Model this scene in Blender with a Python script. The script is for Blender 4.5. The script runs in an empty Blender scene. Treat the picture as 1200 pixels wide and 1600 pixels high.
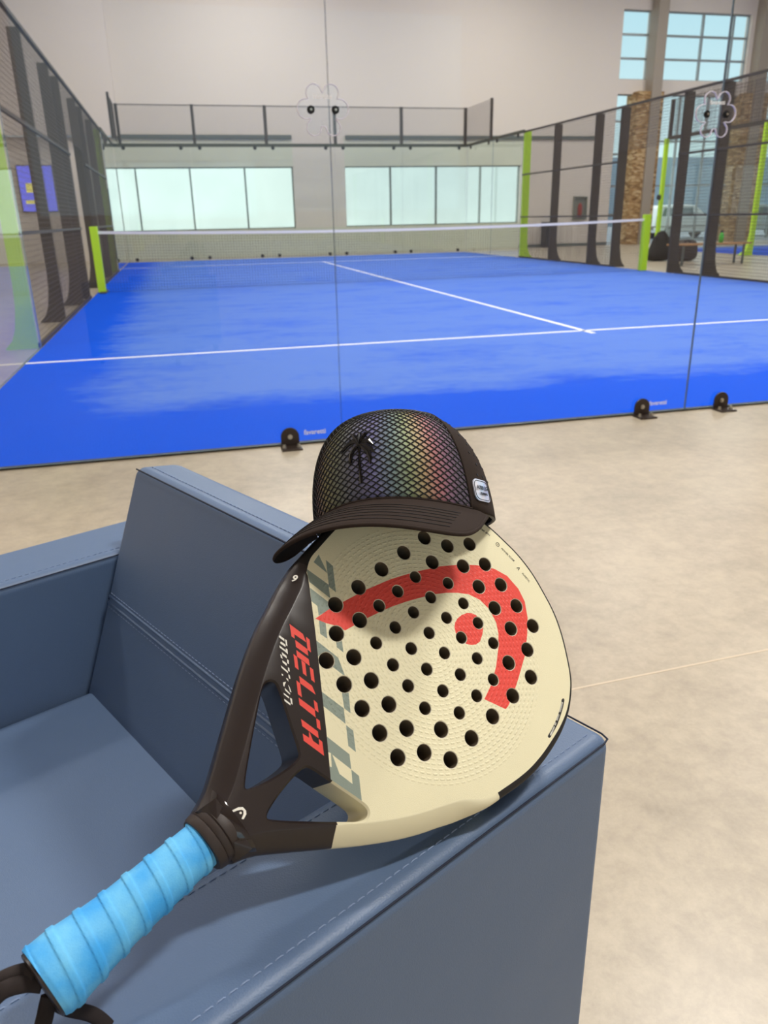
import bpy, bmesh, math, random
from mathutils import Vector, Matrix, geometry
random.seed(7)
SC = bpy.context.scene
COL = SC.collection
PI = math.pi
JOINT=((2.1008,-2.3716),(2.6532,-2.3488))

# ------------------------------------------------------------------ helpers
class MB:
    """collects shapes; build() links them as ONE mesh object"""
    def __init__(s): s.v=[]; s.f=[]; s.m=[]
    def add(s, verts, faces, mi=0):
        o=len(s.v); s.v+=[tuple(v) for v in verts]
        for f in faces: s.f.append(tuple(i+o for i in f)); s.m.append(mi)
    def box(s, lo, hi, mi=0, M=None):
        x0,y0,z0=lo; x1,y1,z1=hi
        vs=[(x0,y0,z0),(x1,y0,z0),(x1,y1,z0),(x0,y1,z0),(x0,y0,z1),(x1,y0,z1),(x1,y1,z1),(x0,y1,z1)]
        if M: vs=[M@Vector(v) for v in vs]
        s.add(vs,[(0,3,2,1),(4,5,6,7),(0,1,5,4),(1,2,6,5),(2,3,7,6),(3,0,4,7)],mi)
    def tube(s, pts, r, n=8, mi=0, caps=True, flat=None):
        """swept tube; r a number or a list; flat=(rw,rt) makes a strap section"""
        pts=[Vector(p) for p in pts]; N=len(pts); rings=[]
        prev=None
        for i,p in enumerate(pts):
            t=(pts[min(i+1,N-1)]-pts[max(i-1,0)]).normalized()
            if prev is None:
                a=Vector((0,0,1)) if abs(t.z)<.9 else Vector((1,0,0))
                u=(a-t*a.dot(t)).normalized()
            else:
                u=(prev-t*prev.dot(t)).normalized()
            prev=u; w=t.cross(u)
            ri=r[i] if isinstance(r,(list,tuple)) else r
            ru,rw=(ri,ri) if flat is None else (flat[1],flat[0])
            rings.append([p+u*ru*math.cos(2*PI*k/n)+w*rw*math.sin(2*PI*k/n) for k in range(n)])
        vs=[v for rg in rings for v in rg]; fs=[]
        for i in range(N-1):
            for k in range(n):
                a=i*n+k; b=i*n+(k+1)%n
                fs.append((a,b,b+n,a+n))
        if caps: fs.append(tuple(range(n-1,-1,-1))); fs.append(tuple((N-1)*n+k for k in range(n)))
        s.add(vs,fs,mi)
    def disc(s, c, axis, r, h, n=20, mi=0, r2=None):
        c=Vector(c); ax=Vector(axis).normalized()
        a=Vector((0,0,1)) if abs(ax.z)<.9 else Vector((1,0,0))
        u=(a-ax*a.dot(ax)).normalized(); w=ax.cross(u); r2=r if r2 is None else r2
        vs=[c+u*r*math.cos(2*PI*k/n)+w*r*math.sin(2*PI*k/n) for k in range(n)]
        vs+=[c+ax*h+u*r2*math.cos(2*PI*k/n)+w*r2*math.sin(2*PI*k/n) for k in range(n)]
        fs=[(k,(k+1)%n,n+(k+1)%n,n+k) for k in range(n)]
        fs+=[tuple(range(n-1,-1,-1)),tuple(range(n,2*n))]
        s.add(vs,fs,mi)
    def prism(s, poly, to3, h0, h1, mi=0):
        """poly in 2D, to3(x,y,h)->point"""
        n=len(poly)
        vs=[to3(x,y,h0) for x,y in poly]+[to3(x,y,h1) for x,y in poly]
        fs=[(k,(k+1)%n,n+(k+1)%n,n+k) for k in range(n)]+[tuple(range(n-1,-1,-1)),tuple(range(n,2*n))]
        s.add(vs,fs,mi)
    def build(s, name, mats, parent=None, smooth=False, bevel=0, seg=3, subsurf=0, fixn=False, auto=None):
        me=bpy.data.meshes.new(name); me.from_pydata(s.v,[],s.f); me.update()
        if not isinstance(mats,(list,tuple)): mats=[mats]
        for m in mats: me.materials.append(m)
        for p,mi in zip(me.polygons,s.m): p.material_index=mi
        if fixn:
            bm=bmesh.new(); bm.from_mesh(me); bmesh.ops.remove_doubles(bm,verts=bm.verts,dist=1e-6)
            bmesh.ops.recalc_face_normals(bm,faces=bm.faces); bm.to_mesh(me); bm.free()
        if smooth or auto is not None:
            for p in me.polygons: p.use_smooth=True
            if auto is not None: me.set_sharp_from_angle(angle=math.radians(auto))
        o=bpy.data.objects.new(name,me); COL.objects.link(o)
        if parent: o.parent=parent
        if bevel:
            b=o.modifiers.new('b','BEVEL'); b.width=bevel; b.segments=seg; b.limit_method='ANGLE'; b.harden_normals=True
            for p in me.polygons: p.use_smooth=True
        if subsurf:
            b=o.modifiers.new('s','SUBSURF'); b.levels=subsurf; b.render_levels=subsurf
        return o
def tag(o,label=None,cat=None,group=None,kind=None):
    if label: o['label']=label
    if cat: o['category']=cat
    if group: o['group']=group
    if kind: o['kind']=kind
    return o
def empty(name,loc=(0,0,0),label=None,cat=None,group=None,M=None):
    o=bpy.data.objects.new(name,None); COL.objects.link(o); o.empty_display_size=.05
    if M is not None: o.matrix_world=M
    else: o.location=loc
    return tag(o,label,cat,group)
def copy_tree(o,parent=None):
    c=o.copy(); COL.objects.link(c)
    if parent: c.parent=parent
    for ch in list(o.children): copy_tree(ch,c)
    return c
def text(name,s,size,mat,parent,M,extrude=0.0,bold=0.0,align='CENTER'):
    cu=bpy.data.curves.new(name,'FONT'); cu.body=s; cu.size=size; cu.align_x=align; cu.align_y='CENTER'
    cu.extrude=extrude; cu.offset=bold; cu.materials.append(mat)
    t=bpy.data.objects.new('tmp_'+name,cu); COL.objects.link(t); dg=bpy.context.evaluated_depsgraph_get()
    me=bpy.data.meshes.new_from_object(t.evaluated_get(dg)); bpy.data.objects.remove(t); me.name=name
    o=bpy.data.objects.new(name,me); COL.objects.link(o)
    if parent: o.parent=parent
    o.matrix_local=M
    return o

# ------------------------------------------------------------------ materials
def lin(c):
    return tuple((x/12.92 if x<=.04045 else ((x+.055)/1.055)**2.4) for x in (v/255 for v in c))+(1,)
def mat(name,rgb,rough=.5,metal=0,spec=.5,bump=0,bscale=200,coat=0,var=0,vscale=3,emit=0,sheen=0,aniso=0):
    m=bpy.data.materials.new(name); m.use_nodes=True; nt=m.node_tree; b=nt.nodes['Principled BSDF']
    c=lin(rgb); b.inputs['Base Color'].default_value=c
    b.inputs['Roughness'].default_value=rough; b.inputs['Metallic'].default_value=metal
    b.inputs['Specular IOR Level'].default_value=spec; b.inputs['Coat Weight'].default_value=coat
    if sheen: b.inputs['Sheen Weight'].default_value=sheen
    if emit:
        b.inputs['Emission Color'].default_value=c; b.inputs['Emission Strength'].default_value=emit
    tc=nt.nodes.new('ShaderNodeTexCoord')
    if var:
        n=nt.nodes.new('ShaderNodeTexNoise'); n.inputs['Scale'].default_value=vscale; n.inputs['Detail'].default_value=6
        r=nt.nodes.new('ShaderNodeValToRGB'); nt.links.new(tc.outputs['Object'],n.inputs['Vector'])
        r.color_ramp.elements[0].position=.3; r.color_ramp.elements[1].position=.7
        r.color_ramp.elements[0].color=tuple(x*(1-var) for x in c[:3])+(1,); r.color_ramp.elements[1].color=tuple(min(1,x*(1+var)) for x in c[:3])+(1,)
        nt.links.new(n.outputs['Fac'],r.inputs['Fac']); nt.links.new(r.outputs['Color'],b.inputs['Base Color'])
    if bump:
        n=nt.nodes.new('ShaderNodeTexNoise'); n.inputs['Scale'].default_value=bscale; n.inputs['Detail'].default_value=3
        bp=nt.nodes.new('ShaderNodeBump'); bp.inputs['Strength'].default_value=bump; bp.inputs['Distance'].default_value=.002
        nt.links.new(tc.outputs['Object'],n.inputs['Vector']); nt.links.new(n.outputs['Fac'],bp.inputs['Height']); nt.links.new(bp.outputs['Normal'],b.inputs['Normal'])
    return m
def glass_mat(name,tint,refl=1.7,base=.03):
    m=bpy.data.materials.new(name); m.use_nodes=True; nt=m.node_tree; nt.nodes.clear(); N=nt.nodes.new; L=nt.links.new
    out=N('ShaderNodeOutputMaterial'); mx=N('ShaderNodeMixShader'); tr=N('ShaderNodeBsdfTransparent'); gl=N('ShaderNodeBsdfGlossy')
    tr.inputs['Color'].default_value=tint+(1,); gl.inputs['Roughness'].default_value=.0; gl.inputs['Color'].default_value=(1,1,1,1)
    lw=N('ShaderNodeFresnel'); lw.inputs['IOR'].default_value=1.5
    ge=N('ShaderNodeNewGeometry'); inv=N('ShaderNodeMath'); inv.operation='SUBTRACT'; inv.inputs[0].default_value=1
    L(ge.outputs['Backfacing'],inv.inputs[1])
    mu=N('ShaderNodeMath'); mu.operation='MULTIPLY'; mu.use_clamp=True; L(lw.outputs['Fac'],mu.inputs[0]); mu.inputs[1].default_value=refl
    m2=N('ShaderNodeMath'); m2.operation='MULTIPLY'; L(mu.outputs[0],m2.inputs[0]); L(inv.outputs[0],m2.inputs[1])
    L(m2.outputs[0],mx.inputs['Fac']); L(tr.outputs[0],mx.inputs[1]); L(gl.outputs[0],mx.inputs[2]); L(mx.outputs[0],out.inputs['Surface'])
    return m
M_={}
def concrete_floor():
    m=mat('polished_concrete',(186,174,154),.34,spec=.45); nt=m.node_tree; b=nt.nodes['Principled BSDF']; N=nt.nodes.new; L=nt.links.new
    tc=N('ShaderNodeTexCoord'); a=N('ShaderNodeTexNoise'); a.inputs['Scale'].default_value=2.1; a.inputs['Detail'].default_value=5; L(tc.outputs['Object'],a.inputs['Vector'])
    c=N('ShaderNodeTexNoise'); c.inputs['Scale'].default_value=13; c.inputs['Detail'].default_value=12; c.inputs['Roughness'].default_value=.78; c.inputs['Distortion'].default_value=.15; L(tc.outputs['Object'],c.inputs['Vector'])
    s=N('ShaderNodeMath'); s.operation='MULTIPLY_ADD'; s.inputs[1].default_value=1.1; L(c.outputs['Fac'],s.inputs[0]); 
    h=N('ShaderNodeMath'); h.operation='MULTIPLY'; h.inputs[1].default_value=.55; L(a.outputs['Fac'],h.inputs[0]); L(h.outputs[0],s.inputs[2])
    r=N('ShaderNodeValToRGB'); L(s.outputs[0],r.inputs['Fac']); e=r.color_ramp.elements
    e[0].position=.55; e[0].color=lin((152,140,122)); e[1].position=1.0; e[1].color=lin((186,173,151)); q=e.new(.78); q.color=lin((170,157,137))
    L(r.outputs['Color'],b.inputs['Base Color']); return m
M_['floor']=concrete_floor()
M_['wall']=mat('painted_wall',(216,206,196),.8,spec=.2)
M_['wall_b']=mat('painted_wall_greyer',(220,209,200),.8,spec=.2)
M_['concrete']=mat('sill_wall',(205,205,188),.8,spec=.2,var=.05,vscale=.8)
M_['dark']=mat('dark_powder_coat',(62,55,50),.5,spec=.4)
M_['darkgreen']=mat('rail_dark_green',(58,60,46),.5)
M_['wire']=mat('fence_wire',(78,70,66),.5,spec=.4)
M_['netblack']=mat('net_cord',(40,42,52),.8)
M_['tape']=mat('net_tape',(235,232,235),.7)
M_['lime']=mat('lime_powder_coat',(184,228,36),.4,spec=.5)
M_['alu']=mat('window_aluminium',(150,158,160),.4,metal=.3)
M_['mull']=mat('dark_mullion',(92,100,98),.5)
M_['line']=mat('court_line',(240,240,246),.85)
M_['steel']=mat('steel_bolt',(190,185,175),.3,metal=.9)
M_['bracket']=mat('bracket_bronze',(58,46,40),.4,metal=.3,spec=.5)
M_['black']=mat('black_plastic',(16,15,16),.5)
M_['doorblack']=mat('door_charcoal',(40,38,40),.55)
M_['white_print']=mat('white_print',(240,240,245),.6)
M_['glass']=glass_mat('court_glass',(.965,.98,.975),.95)
M_['farglass']=glass_mat('far_glass',(.93,.955,.945),1.3)
M_['winglass']=glass_mat('window_glass',(.93,.955,.95),1.0)
M_['glassedge']=mat('glass_edge',(120,140,150),.2,spec=.6)
M_['acrylic']=glass_mat('clear_acrylic',(.97,.97,.98),1.6)
M_['acredge']=mat('acrylic_edge',(225,220,235),.15,spec=.8)
M_['stone']=None
M_['leather']=None
def stone():
    m=mat('stacked_stone',(150,120,85),.9,spec=.2); nt=m.node_tree; b=nt.nodes['Principled BSDF']; N=nt.nodes.new; L=nt.links.new
    tc=N('ShaderNodeTexCoord'); mp=N('ShaderNodeMapping'); mp.inputs['Scale'].default_value=(6,6,17); L(tc.outputs['Object'],mp.inputs['Vector'])
    v=N('ShaderNodeTexVoronoi'); v.inputs['Scale'].default_value=1; L(mp.outputs[0],v.inputs['Vector'])
    r=N('ShaderNodeValToRGB'); L(v.outputs['Color'],r.inputs['Fac'])
    r.color_ramp.elements[0].color=lin((112,82,50)); r.color_ramp.elements[1].color=lin((205,180,140)); e=r.color_ramp.elements.new(.5); e.color=lin((160,126,84))
    L(r.outputs['Color'],b.inputs['Base Color'])
    bp=N('ShaderNodeBump'); bp.inputs['Strength'].default_value=.6; bp.inputs['Distance'].default_value=.03; L(v.outputs['Distance'],bp.inputs['Height']); L(bp.outputs[0],b.inputs['Normal'])
    return m
M_['stone']=stone()
def leather(name='blue_leather',rgb=(92,113,144)):
    m=mat(name,rgb,.42,spec=.42); nt=m.node_tree; b=nt.nodes['Principled BSDF']; N=nt.nodes.new; L=nt.links.new
    tc=N('ShaderNodeTexCoord'); v=N('ShaderNodeTexVoronoi'); v.inputs['Scale'].default_value=750; v.feature='F1'; L(tc.outputs['Object'],v.inputs['Vector'])
    n=N('ShaderNodeTexNoise'); n.inputs['Scale'].default_value=9; n.inputs['Detail'].default_value=4; L(tc.outputs['Object'],n.inputs['Vector'])
    ad=N('ShaderNodeMath'); ad.operation='MULTIPLY_ADD'; ad.inputs[1].default_value=.12; L(v.outputs['Distance'],ad.inputs[0]); L(n.outputs['Fac'],ad.inputs[2])
    bp=N('ShaderNodeBump'); bp.inputs['Strength'].default_value=.22; bp.inputs['Distance'].default_value=.004; L(ad.outputs[0],bp.inputs['Height']); L(bp.outputs[0],b.inputs['Normal'])
    r=N('ShaderNodeMapRange'); r.inputs['To Min'].default_value=.36; r.inputs['To Max'].default_value=.52; L(n.outputs['Fac'],r.inputs['Value']); L(r.outputs[0],b.inputs['Roughness'])
    return m
M_['leather']=leather()
M_['thread']=mat('blue_thread',(128,146,178),.7)
M_['threaddark']=mat('seam_dark',(30,38,58),.8)
M_['piping']=mat('leather_piping',(52,66,95),.5)
def turf():
    m=mat('blue_turf',(6,80,225),.95,spec=.08); nt=m.node_tree; b=nt.nodes['Principled BSDF']; N=nt.nodes.new; L=nt.links.new
    tc=N('ShaderNodeTexCoord'); sx=N('ShaderNodeSeparateXYZ'); L(tc.outputs['Object'],sx.inputs[0])
    # silica sand worn into the pile away from the walls: a real, ragged two tone
    n=N('ShaderNodeTexNoise'); n.inputs['Scale'].default_value=1.3; n.inputs['Detail'].default_value=11; n.inputs['Roughness'].default_value=.74; mpp=N('ShaderNodeMapping'); mpp.inputs['Scale'].default_value=(.55,1.2,1); L(tc.outputs['Object'],mpp.inputs['Vector']); L(mpp.outputs[0],n.inputs['Vector'])
    n2=N('ShaderNodeTexNoise'); n2.inputs['Scale'].default_value=9; n2.inputs['Detail'].default_value=6; n2.inputs['Roughness'].default_value=.7; L(tc.outputs['Object'],n2.inputs['Vector'])
    def dist(sock,lo,hi):
        a=N('ShaderNodeMapRange'); a.interpolation_type='SMOOTHSTEP'; a.inputs['From Min'].default_value=lo; a.inputs['From Max'].default_value=hi; L(sock,a.inputs['Value']); return a.outputs[0]
    d1=dist(sx.outputs['Y'],.1,1.4); d2=dist(sx.outputs['X'],-.1,1.1)
    mn=N('ShaderNodeMath'); mn.operation='MULTIPLY'; L(d1,mn.inputs[0]); L(d2,mn.inputs[1])
    ad=N('ShaderNodeMath'); ad.operation='MULTIPLY_ADD'; ad.inputs[1].default_value=.75; L(mn.outputs[0],ad.inputs[0]); 
    sm=N('ShaderNodeMath'); sm.operation='MULTIPLY_ADD'; sm.inputs[1].default_value=1.1; L(n.outputs['Fac'],sm.inputs[0])
    s2=N('ShaderNodeMath'); s2.operation='MULTIPLY'; s2.inputs[1].default_value=.35; L(n2.outputs['Fac'],s2.inputs[0]); L(s2.outputs[0],sm.inputs[2])
    L(sm.outputs[0],ad.inputs[2])
    r=N('ShaderNodeValToRGB'); L(ad.outputs[0],r.inputs['Fac']); e=r.color_ramp.elements
    e[0].position=.80; e[0].color=lin((0,80,214)); e[1].position=1.0; e[1].color=lin((88,124,208)); 
    mr=N('ShaderNodeMapRange'); mr.inputs['From Min'].default_value=0; mr.inputs['From Max'].default_value=1.6; L(ad.outputs[0],mr.inputs['Value']); L(mr.outputs[0],r.inputs['Fac'])
    e[0].position=.70; e[1].position=.93
    L(r.outputs['Color'],b.inputs['Base Color'])
    f=N('ShaderNodeTexNoise'); f.inputs['Scale'].default_value=140; L(tc.outputs['Object'],f.inputs['Vector'])
    bp=N('ShaderNodeBump'); bp.inputs['Strength'].default_value=.5; bp.inputs['Distance'].default_value=.01; L(f.outputs['Fac'],bp.inputs['Height']); L(bp.outputs[0],b.inputs['Normal'])
    return m
M_['turf']=turf()

# ------------------------------------------------------------------ the hall (world axes: x along the glass end wall, y down the court, z up; metres)
mb=MB(); mb.box((-14,-14,-.1),(40,22,0)); fl=mb.build('floor',M_['floor']); tag(fl,kind='structure')
mb=MB()
mb.box((-14,-14,9.0),(40,22,9.1)); tag(mb.build('ceiling',M_['wall']),kind='structure')
# saw-cut control joint in the concrete
JA,JB=Vector(JOINT[0]),Vector(JOINT[1]); jd=(JB-JA).normalized(); jn=Vector((-jd.y,jd.x))
mb=MB(); P=[JA-jd*.5-jn*.003,JB+jd*6-jn*.003,JB+jd*6+jn*.003,JA-jd*.5+jn*.003]
mb.prism([(p.x,p.y) for p in P],lambda x,y,h:(x,y,h),-.002,.0006); mb.build('control_joint',mat('joint_filler',(206,190,166),.7),fl)
YB=22.0
# back wall: solid up to x=15.95, a strip window at sitting height, high windows and a glazed front to the right
def wall_pieces(name,pieces,m):
    mb=MB()
    for a,b in pieces: mb.box(a,b)
    return tag(mb.build(name,m),kind='structure')
wall_pieces('wall_back',[((-4.3,YB,0),(-.13,YB+.3,3.38)),((-.13,YB,3.38),(15.95,YB+.3,12)),((5.08,YB,.8),(6.7,YB+.3,3.38)),((12.62,YB,0),(15.95,YB+.3,3.38)),
   ((15.95,YB,7.1),(40,YB+.3,12)),((15.95,YB,4.7),(40,YB+.3,5.13))],M_['wall'])
wall_pieces('wall_back_lower',[((-.13,YB,0),(12.62,YB+.3,.8)),((-.13,YB,2.57),(5.08,YB+.28,3.38)),((6.7,YB,2.57),(12.62,YB+.28,3.38))],M_['concrete'])
wall_pieces('wall_back_corner',[((-4.3,YB-.25,3.39),(.1,YB,12))],M_['wall_b'])
wall_pieces('wall_left',[((-4.6,-14,0),(-4.3,YB+.3,12))],M_['wall'])
wall_pieces('wall_front',[((-4.6,-12.3,0),(40,-12,1.2)),((-4.6,-12.3,4.6),(40,-12,9)),((-4.6,-12.3,1.2),(-1,-12,4.6)),((7,-12.3,1.2),(40,-12,4.6))],M_['wall_b'])
# trim band above the strip windows
mb=MB(); mb.box((-.1,YB-.06,3.34),(5.08,YB-.002,3.44)); tag(mb.build('trim_1',M_['mull']),kind='structure')
mb=MB(); mb.box((6.74,YB-.06,3.34),(15.3,YB-.002,3.44)); tag(mb.build('trim_2',M_['mull']),kind='structure')
mb=MB(); mb.box((12.65,YB-.02,0),(15.95,YB-.002,.1)); tag(mb.build('baseboard_back',M_['mull']),kind='structure')
def window(name,x0,x1,z0,z1,vx,hz,m,bar=.05,y=YB+.12):
    mb=MB()
    fb=min(bar,.03)
    mb.box((x0,y,z0),(x1,y+.08,z0+fb)); mb.box((x0,y,z1-fb),(x1,y+.08,z1)); mb.box((x0,y,z0),(x0+fb,y+.08,z1)); mb.box((x1-fb,y,z0),(x1,y+.08,z1))
    for x in vx: mb.box((x-bar/2,y-.02,z0),(x+bar/2,y+.08,z1))
    for z in hz: mb.box((x0,y-.01,z-bar/2),(x1,y+.08,z+bar/2))
    f=tag(mb.build(name,m),kind='structure')
    g=MB(); g.box((x0+.01,y+.03,z0+.01),(x1-.01,y+.042,z1-.01)); g.build('pane',M_['winglass'],f)
window('window_1',-.13,5.08,.8,2.57,[.41,1.98,3.61],[],M_['mull'],.045)
window('window_2',6.7,12.62,.8,2.57,[8.2,9.73,11.25],[],M_['mull'],.045)
window('window_3',15.95,17.0,5.13,7.1,[],[5.75,6.43],M_['alu'],.06)
window('window_4',17.35,20.7,5.13,7.1,[18.95,20.1],[5.75,6.43],M_['alu'],.06)
window('window_5',21.3,25,5.13,7.1,[23],[5.75,6.43],M_['alu'],.06)
window('window_6',15.95,16.6,0.05,4.7,[],[1.0,1.9,2.9,3.9],M_['alu'],.06)
window('window_7',17.35,20.7,0.05,4.7,[18.4,19.5],[.55,1.9,3.3],M_['alu'],.05)
window('window_8',21.4,26,0.05,4.7,[22.6,24.2],[.55,1.9,3.3],M_['alu'],.05)
def column(name,x0,x1,sx0,sx1):
    mb=MB(); mb.box((sx0,YB-.35,0),(sx1,YB+.35,4.75)); c=tag(mb.build(name,M_['stone']),kind='structure')
    mb=MB(); mb.box((x0,YB-.42,0),(x1,YB+.1,11)); mb.build('steel_column',mat('warm_grey_steel',(150,138,124),.6),c)
column('column_1',16.95,17.3,16.5,17.45); column('column_2',20.85,21.25,20.55,21.5)
# outdoors beyond the windows
mb=MB(); mb.box((-30,YB+.32,-.12),(70,90,-.04)); tag(mb.build('pavement',mat('pale_paving',(232,236,232),.9)),kind='structure')
mb=MB(); mb.box((-30,60,-.04),(31,64,6.2)); tag(mb.build('wall_far_outside',mat('pale_far_wall',(236,242,238),.9,var=.06,vscale=.3)),kind='structure')
mb=MB(); mb.box((33,58,-.04),(110,64,5.2)); tag(mb.build('wall_far_outside',mat('far_blue_grey',(128,150,166),.9,var=.15,vscale=.5)),kind='structure')
mb=MB(); mb.box((15,YB+.32,-.05),(70,58,-.035)); tag(mb.build('road',mat('asphalt',(150,160,168),.9)),kind='structure')
# ------------------------------------------------------------------ padel court
wall_pieces('wall_back_right',[((17.0,YB,5.13),(17.35,YB+.3,7.1)),((20.7,YB,5.13),(21.3,YB+.3,7.1)),((25,YB,4.7),(40,YB+.3,7.1)),((26,YB,0),(40,YB+.3,4.7))],M_['wall'])
turf_o=MB(); turf_o.box((0,0,.001),(10,20,.014))
court=turf_o.build('court_turf',M_['turf']); tag(court,'blue artificial turf court surface with white lines behind the glass','turf court')
def line(nm,lo,hi):
    mb=MB(); mb.box(lo+(.0135,),hi+(.0165,)); return mb.build(nm,M_['line'],court)
line('service_line',(0,3.02),(10,3.07)); line('centre_line',(4.975,2.86),(5.025,17.1)); line('service_line',(0,16.93),(10,16.98))
mb=MB(); mb.box((0,-.009,.001),(10,0,.0145))
mb.build('edge_strip',M_['dark'],court)

def pane(name,lo,hi,label,group,m,edge_axis):
    """upright glass pane; the faces on its narrow ends carry the glass-edge material"""
    mb=MB(); x0,y0,z0=lo; x1,y1,z1=hi
    vs=[(x0,y0,z0),(x1,y0,z0),(x1,y1,z0),(x0,y1,z0),(x0,y0,z1),(x1,y0,z1),(x1,y1,z1),(x0,y1,z1)]
    fs=[(0,3,2,1),(4,5,6,7),(0,1,5,4),(1,2,6,5),(2,3,7,6),(3,0,4,7)]
    mi=[1,1,0,1,0,1] if edge_axis=='x' else [1,1,1,0,1,0]
    mb.v=vs; mb.f=fs; mb.m=mi
    o=mb.build(name,[m,M_['glassedge']]); tag(o,label,'glass panel',group); return o
near_lab=['near glass wall panel at the left, left of the first seam','near glass wall panel in the middle, between the two upright seams','near glass wall panel at the right, right of the second seam']
gp=[]
for k in range(3):
    gp.append(pane('glass_panel',(2*k+.002,-.022,.012),(2*k+1.998,-.010,3.0),near_lab[k],'glass panels of the near end wall',M_['glass'],'x'))
# near end floor brackets
def bracket(x,label):
    e=empty('floor_bracket',(x,-.022,0),label,'glass bracket','floor brackets of the near glass wall')
    mb=MB(); pts=[(-.046,0)]+[(.046*math.cos(a),.052+.046*math.sin(a)) for a in [PI-PI*i/18 for i in range(19)]]+[(.046,0)]
    mb.prism(pts[::-1],lambda px,pz,h:(px,-.012-h,pz),0,.008); 
    mb.build('plate',M_['bracket'],e)
    mb=MB(); mb.box((-.05,-.10,0),(.05,-.012,.008)); mb.build('foot',M_['bracket'],e)
    mb=MB(); mb.disc((0,-.020,.052),(0,-1,0),.012,.006,16); mb.disc((0,-.026,.052),(0,-1,0),.007,.006,6); mb.build('bolt',M_['steel'],e)
    for sx in (-.036,.036):
        mb=MB(); mb.disc((sx,-.06,.008),(0,0,1),.011,.004,16); mb.disc((sx,-.06,.012),(0,0,1),.008,.012,6); mb.build('nut',M_['steel'],e)
    return e
bracket(1.73,'dark half-round floor bracket just left of the cap'); bracket(3.71,'dark half-round floor bracket just left of the right glass seam'); bracket(4.22,'dark half-round floor bracket to the right of the right glass seam')
for k,px in ((0,1.86),(1,3.82)):
    text('lettering','favaretti',.034,M_['white_print'],gp[k],Matrix.Translation((px,-.0226,.062))@Matrix.Rotation(PI/2,4,'X'),.0001,.0006)
# clear acrylic flower shaped joint plates with two bolts
def flower(x,label):
    e=empty('joint_plate',(x,-.022,1.52),label,'glass joint plate','clear joint plates on the glass seams')
    mb=MB(); n=96; P=[]
    lobes=[(.038,.068,.034),(-.038,.068,.034),(.074,.004,.040),(-.074,.004,.040),(.043,-.070,.033),(-.043,-.070,.033)]
    for i in range(n):
        a=2*PI*i/n; c_,s_=math.cos(a),math.sin(a); best=.066
        for lx,lz,lr in lobes:
            b_=lx*c_+lz*s_; q=b_*b_-(lx*lx+lz*lz-lr*lr)
            if q>0 and b_>0: best=max(best,b_+math.sqrt(q))
        P.append((best*c_,best*s_))
    vs=[(a,0,b) for a,b in P]+[(a,-.012,b) for a,b in P]
    mb.v=vs; mb.f=[tuple(range(n))[::-1],tuple(range(n,2*n))]+[((k+1)%n,k,n+k,n+(k+1)%n) for k in range(n)]; mb.m=[0,0]+[1]*n
    mb.build('plate',[M_['acrylic'],M_['acredge']],e,fixn=True)
    mb=MB(); mb.tube([(a,-.012,b) for a,b in P]+[(P[0][0],-.012,P[0][1])],.0022,6); mb.build('rim',M_['acredge'],e,smooth=True)
    for sx in (-.055,.055):
        mb=MB(); mb.disc((sx,-.012,0),(0,-1,0),.017,.006,20); mb.disc((sx,-.018,0),(0,-1,0),.012,.008,6); b=mb.build('bolt',M_['black'],e)
        mb=MB(); mb.disc((sx,-.026,0),(0,-1,0),.005,.002,10); mb.build('bolt_centre',M_['steel'],b)
    text('lettering','favaretti',.026,M_['white_print'],e,Matrix.Translation((0,-.0128,.052))@Matrix.Rotation(PI/2,4,'X'),.0001,.0006)
flower(1.97,'clear flower-shaped joint plate with two bolts on the left glass seam'); flower(3.965,'clear flower-shaped joint plate with two bolts on the right glass seam')
# side glass near left
pane('glass_panel',(-.022,2.004,.012),(-.010,3.99,3.0),'side glass panel at the left, next to the mesh fence',None,M_['glass'],'y')
pane('glass_panel',(-.022,.0,.012),(-.010,1.996,3.0),'side glass panel at the left front corner of the court',None,M_['glass'],'y')
# far end wall and returns
names=['first','second','third','fourth','fifth']
for k in range(5):
    o=pane('glass_panel',(2*k+.006,20.02,.03),(2*k+1.994,20.032,2.955),'far end glass panel, %s of five from the left'%names[k],'glass panels of the far end wall',M_['farglass'],'x')
    for sx in (.25,1.75):
        for z in (.08,2.93):
            mb=MB(); mb.disc((2*k+sx,20.018,z),(0,-1,0),.05,.017,14); mb.build('clamp',M_['black'],o)
for sx,nm in ((-.022,'left'),(10.01,'right')):
    for k in (16,18):
        o=pane('glass_panel',(sx,k+.006,.03),(sx+.012,k+1.994,2.955),'far %s side glass panel %s'%(nm,'beside the green post' if k==16 else 'at the far corner'),None,M_['farglass'],'y')
        if nm=='right':
            for yy in (.3,1.7):
                mb=MB(); mb.disc((10.008,k+yy,2.93),(-1,0,0),.05,.02,14); mb.build('clamp',M_['black'],o)
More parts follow.
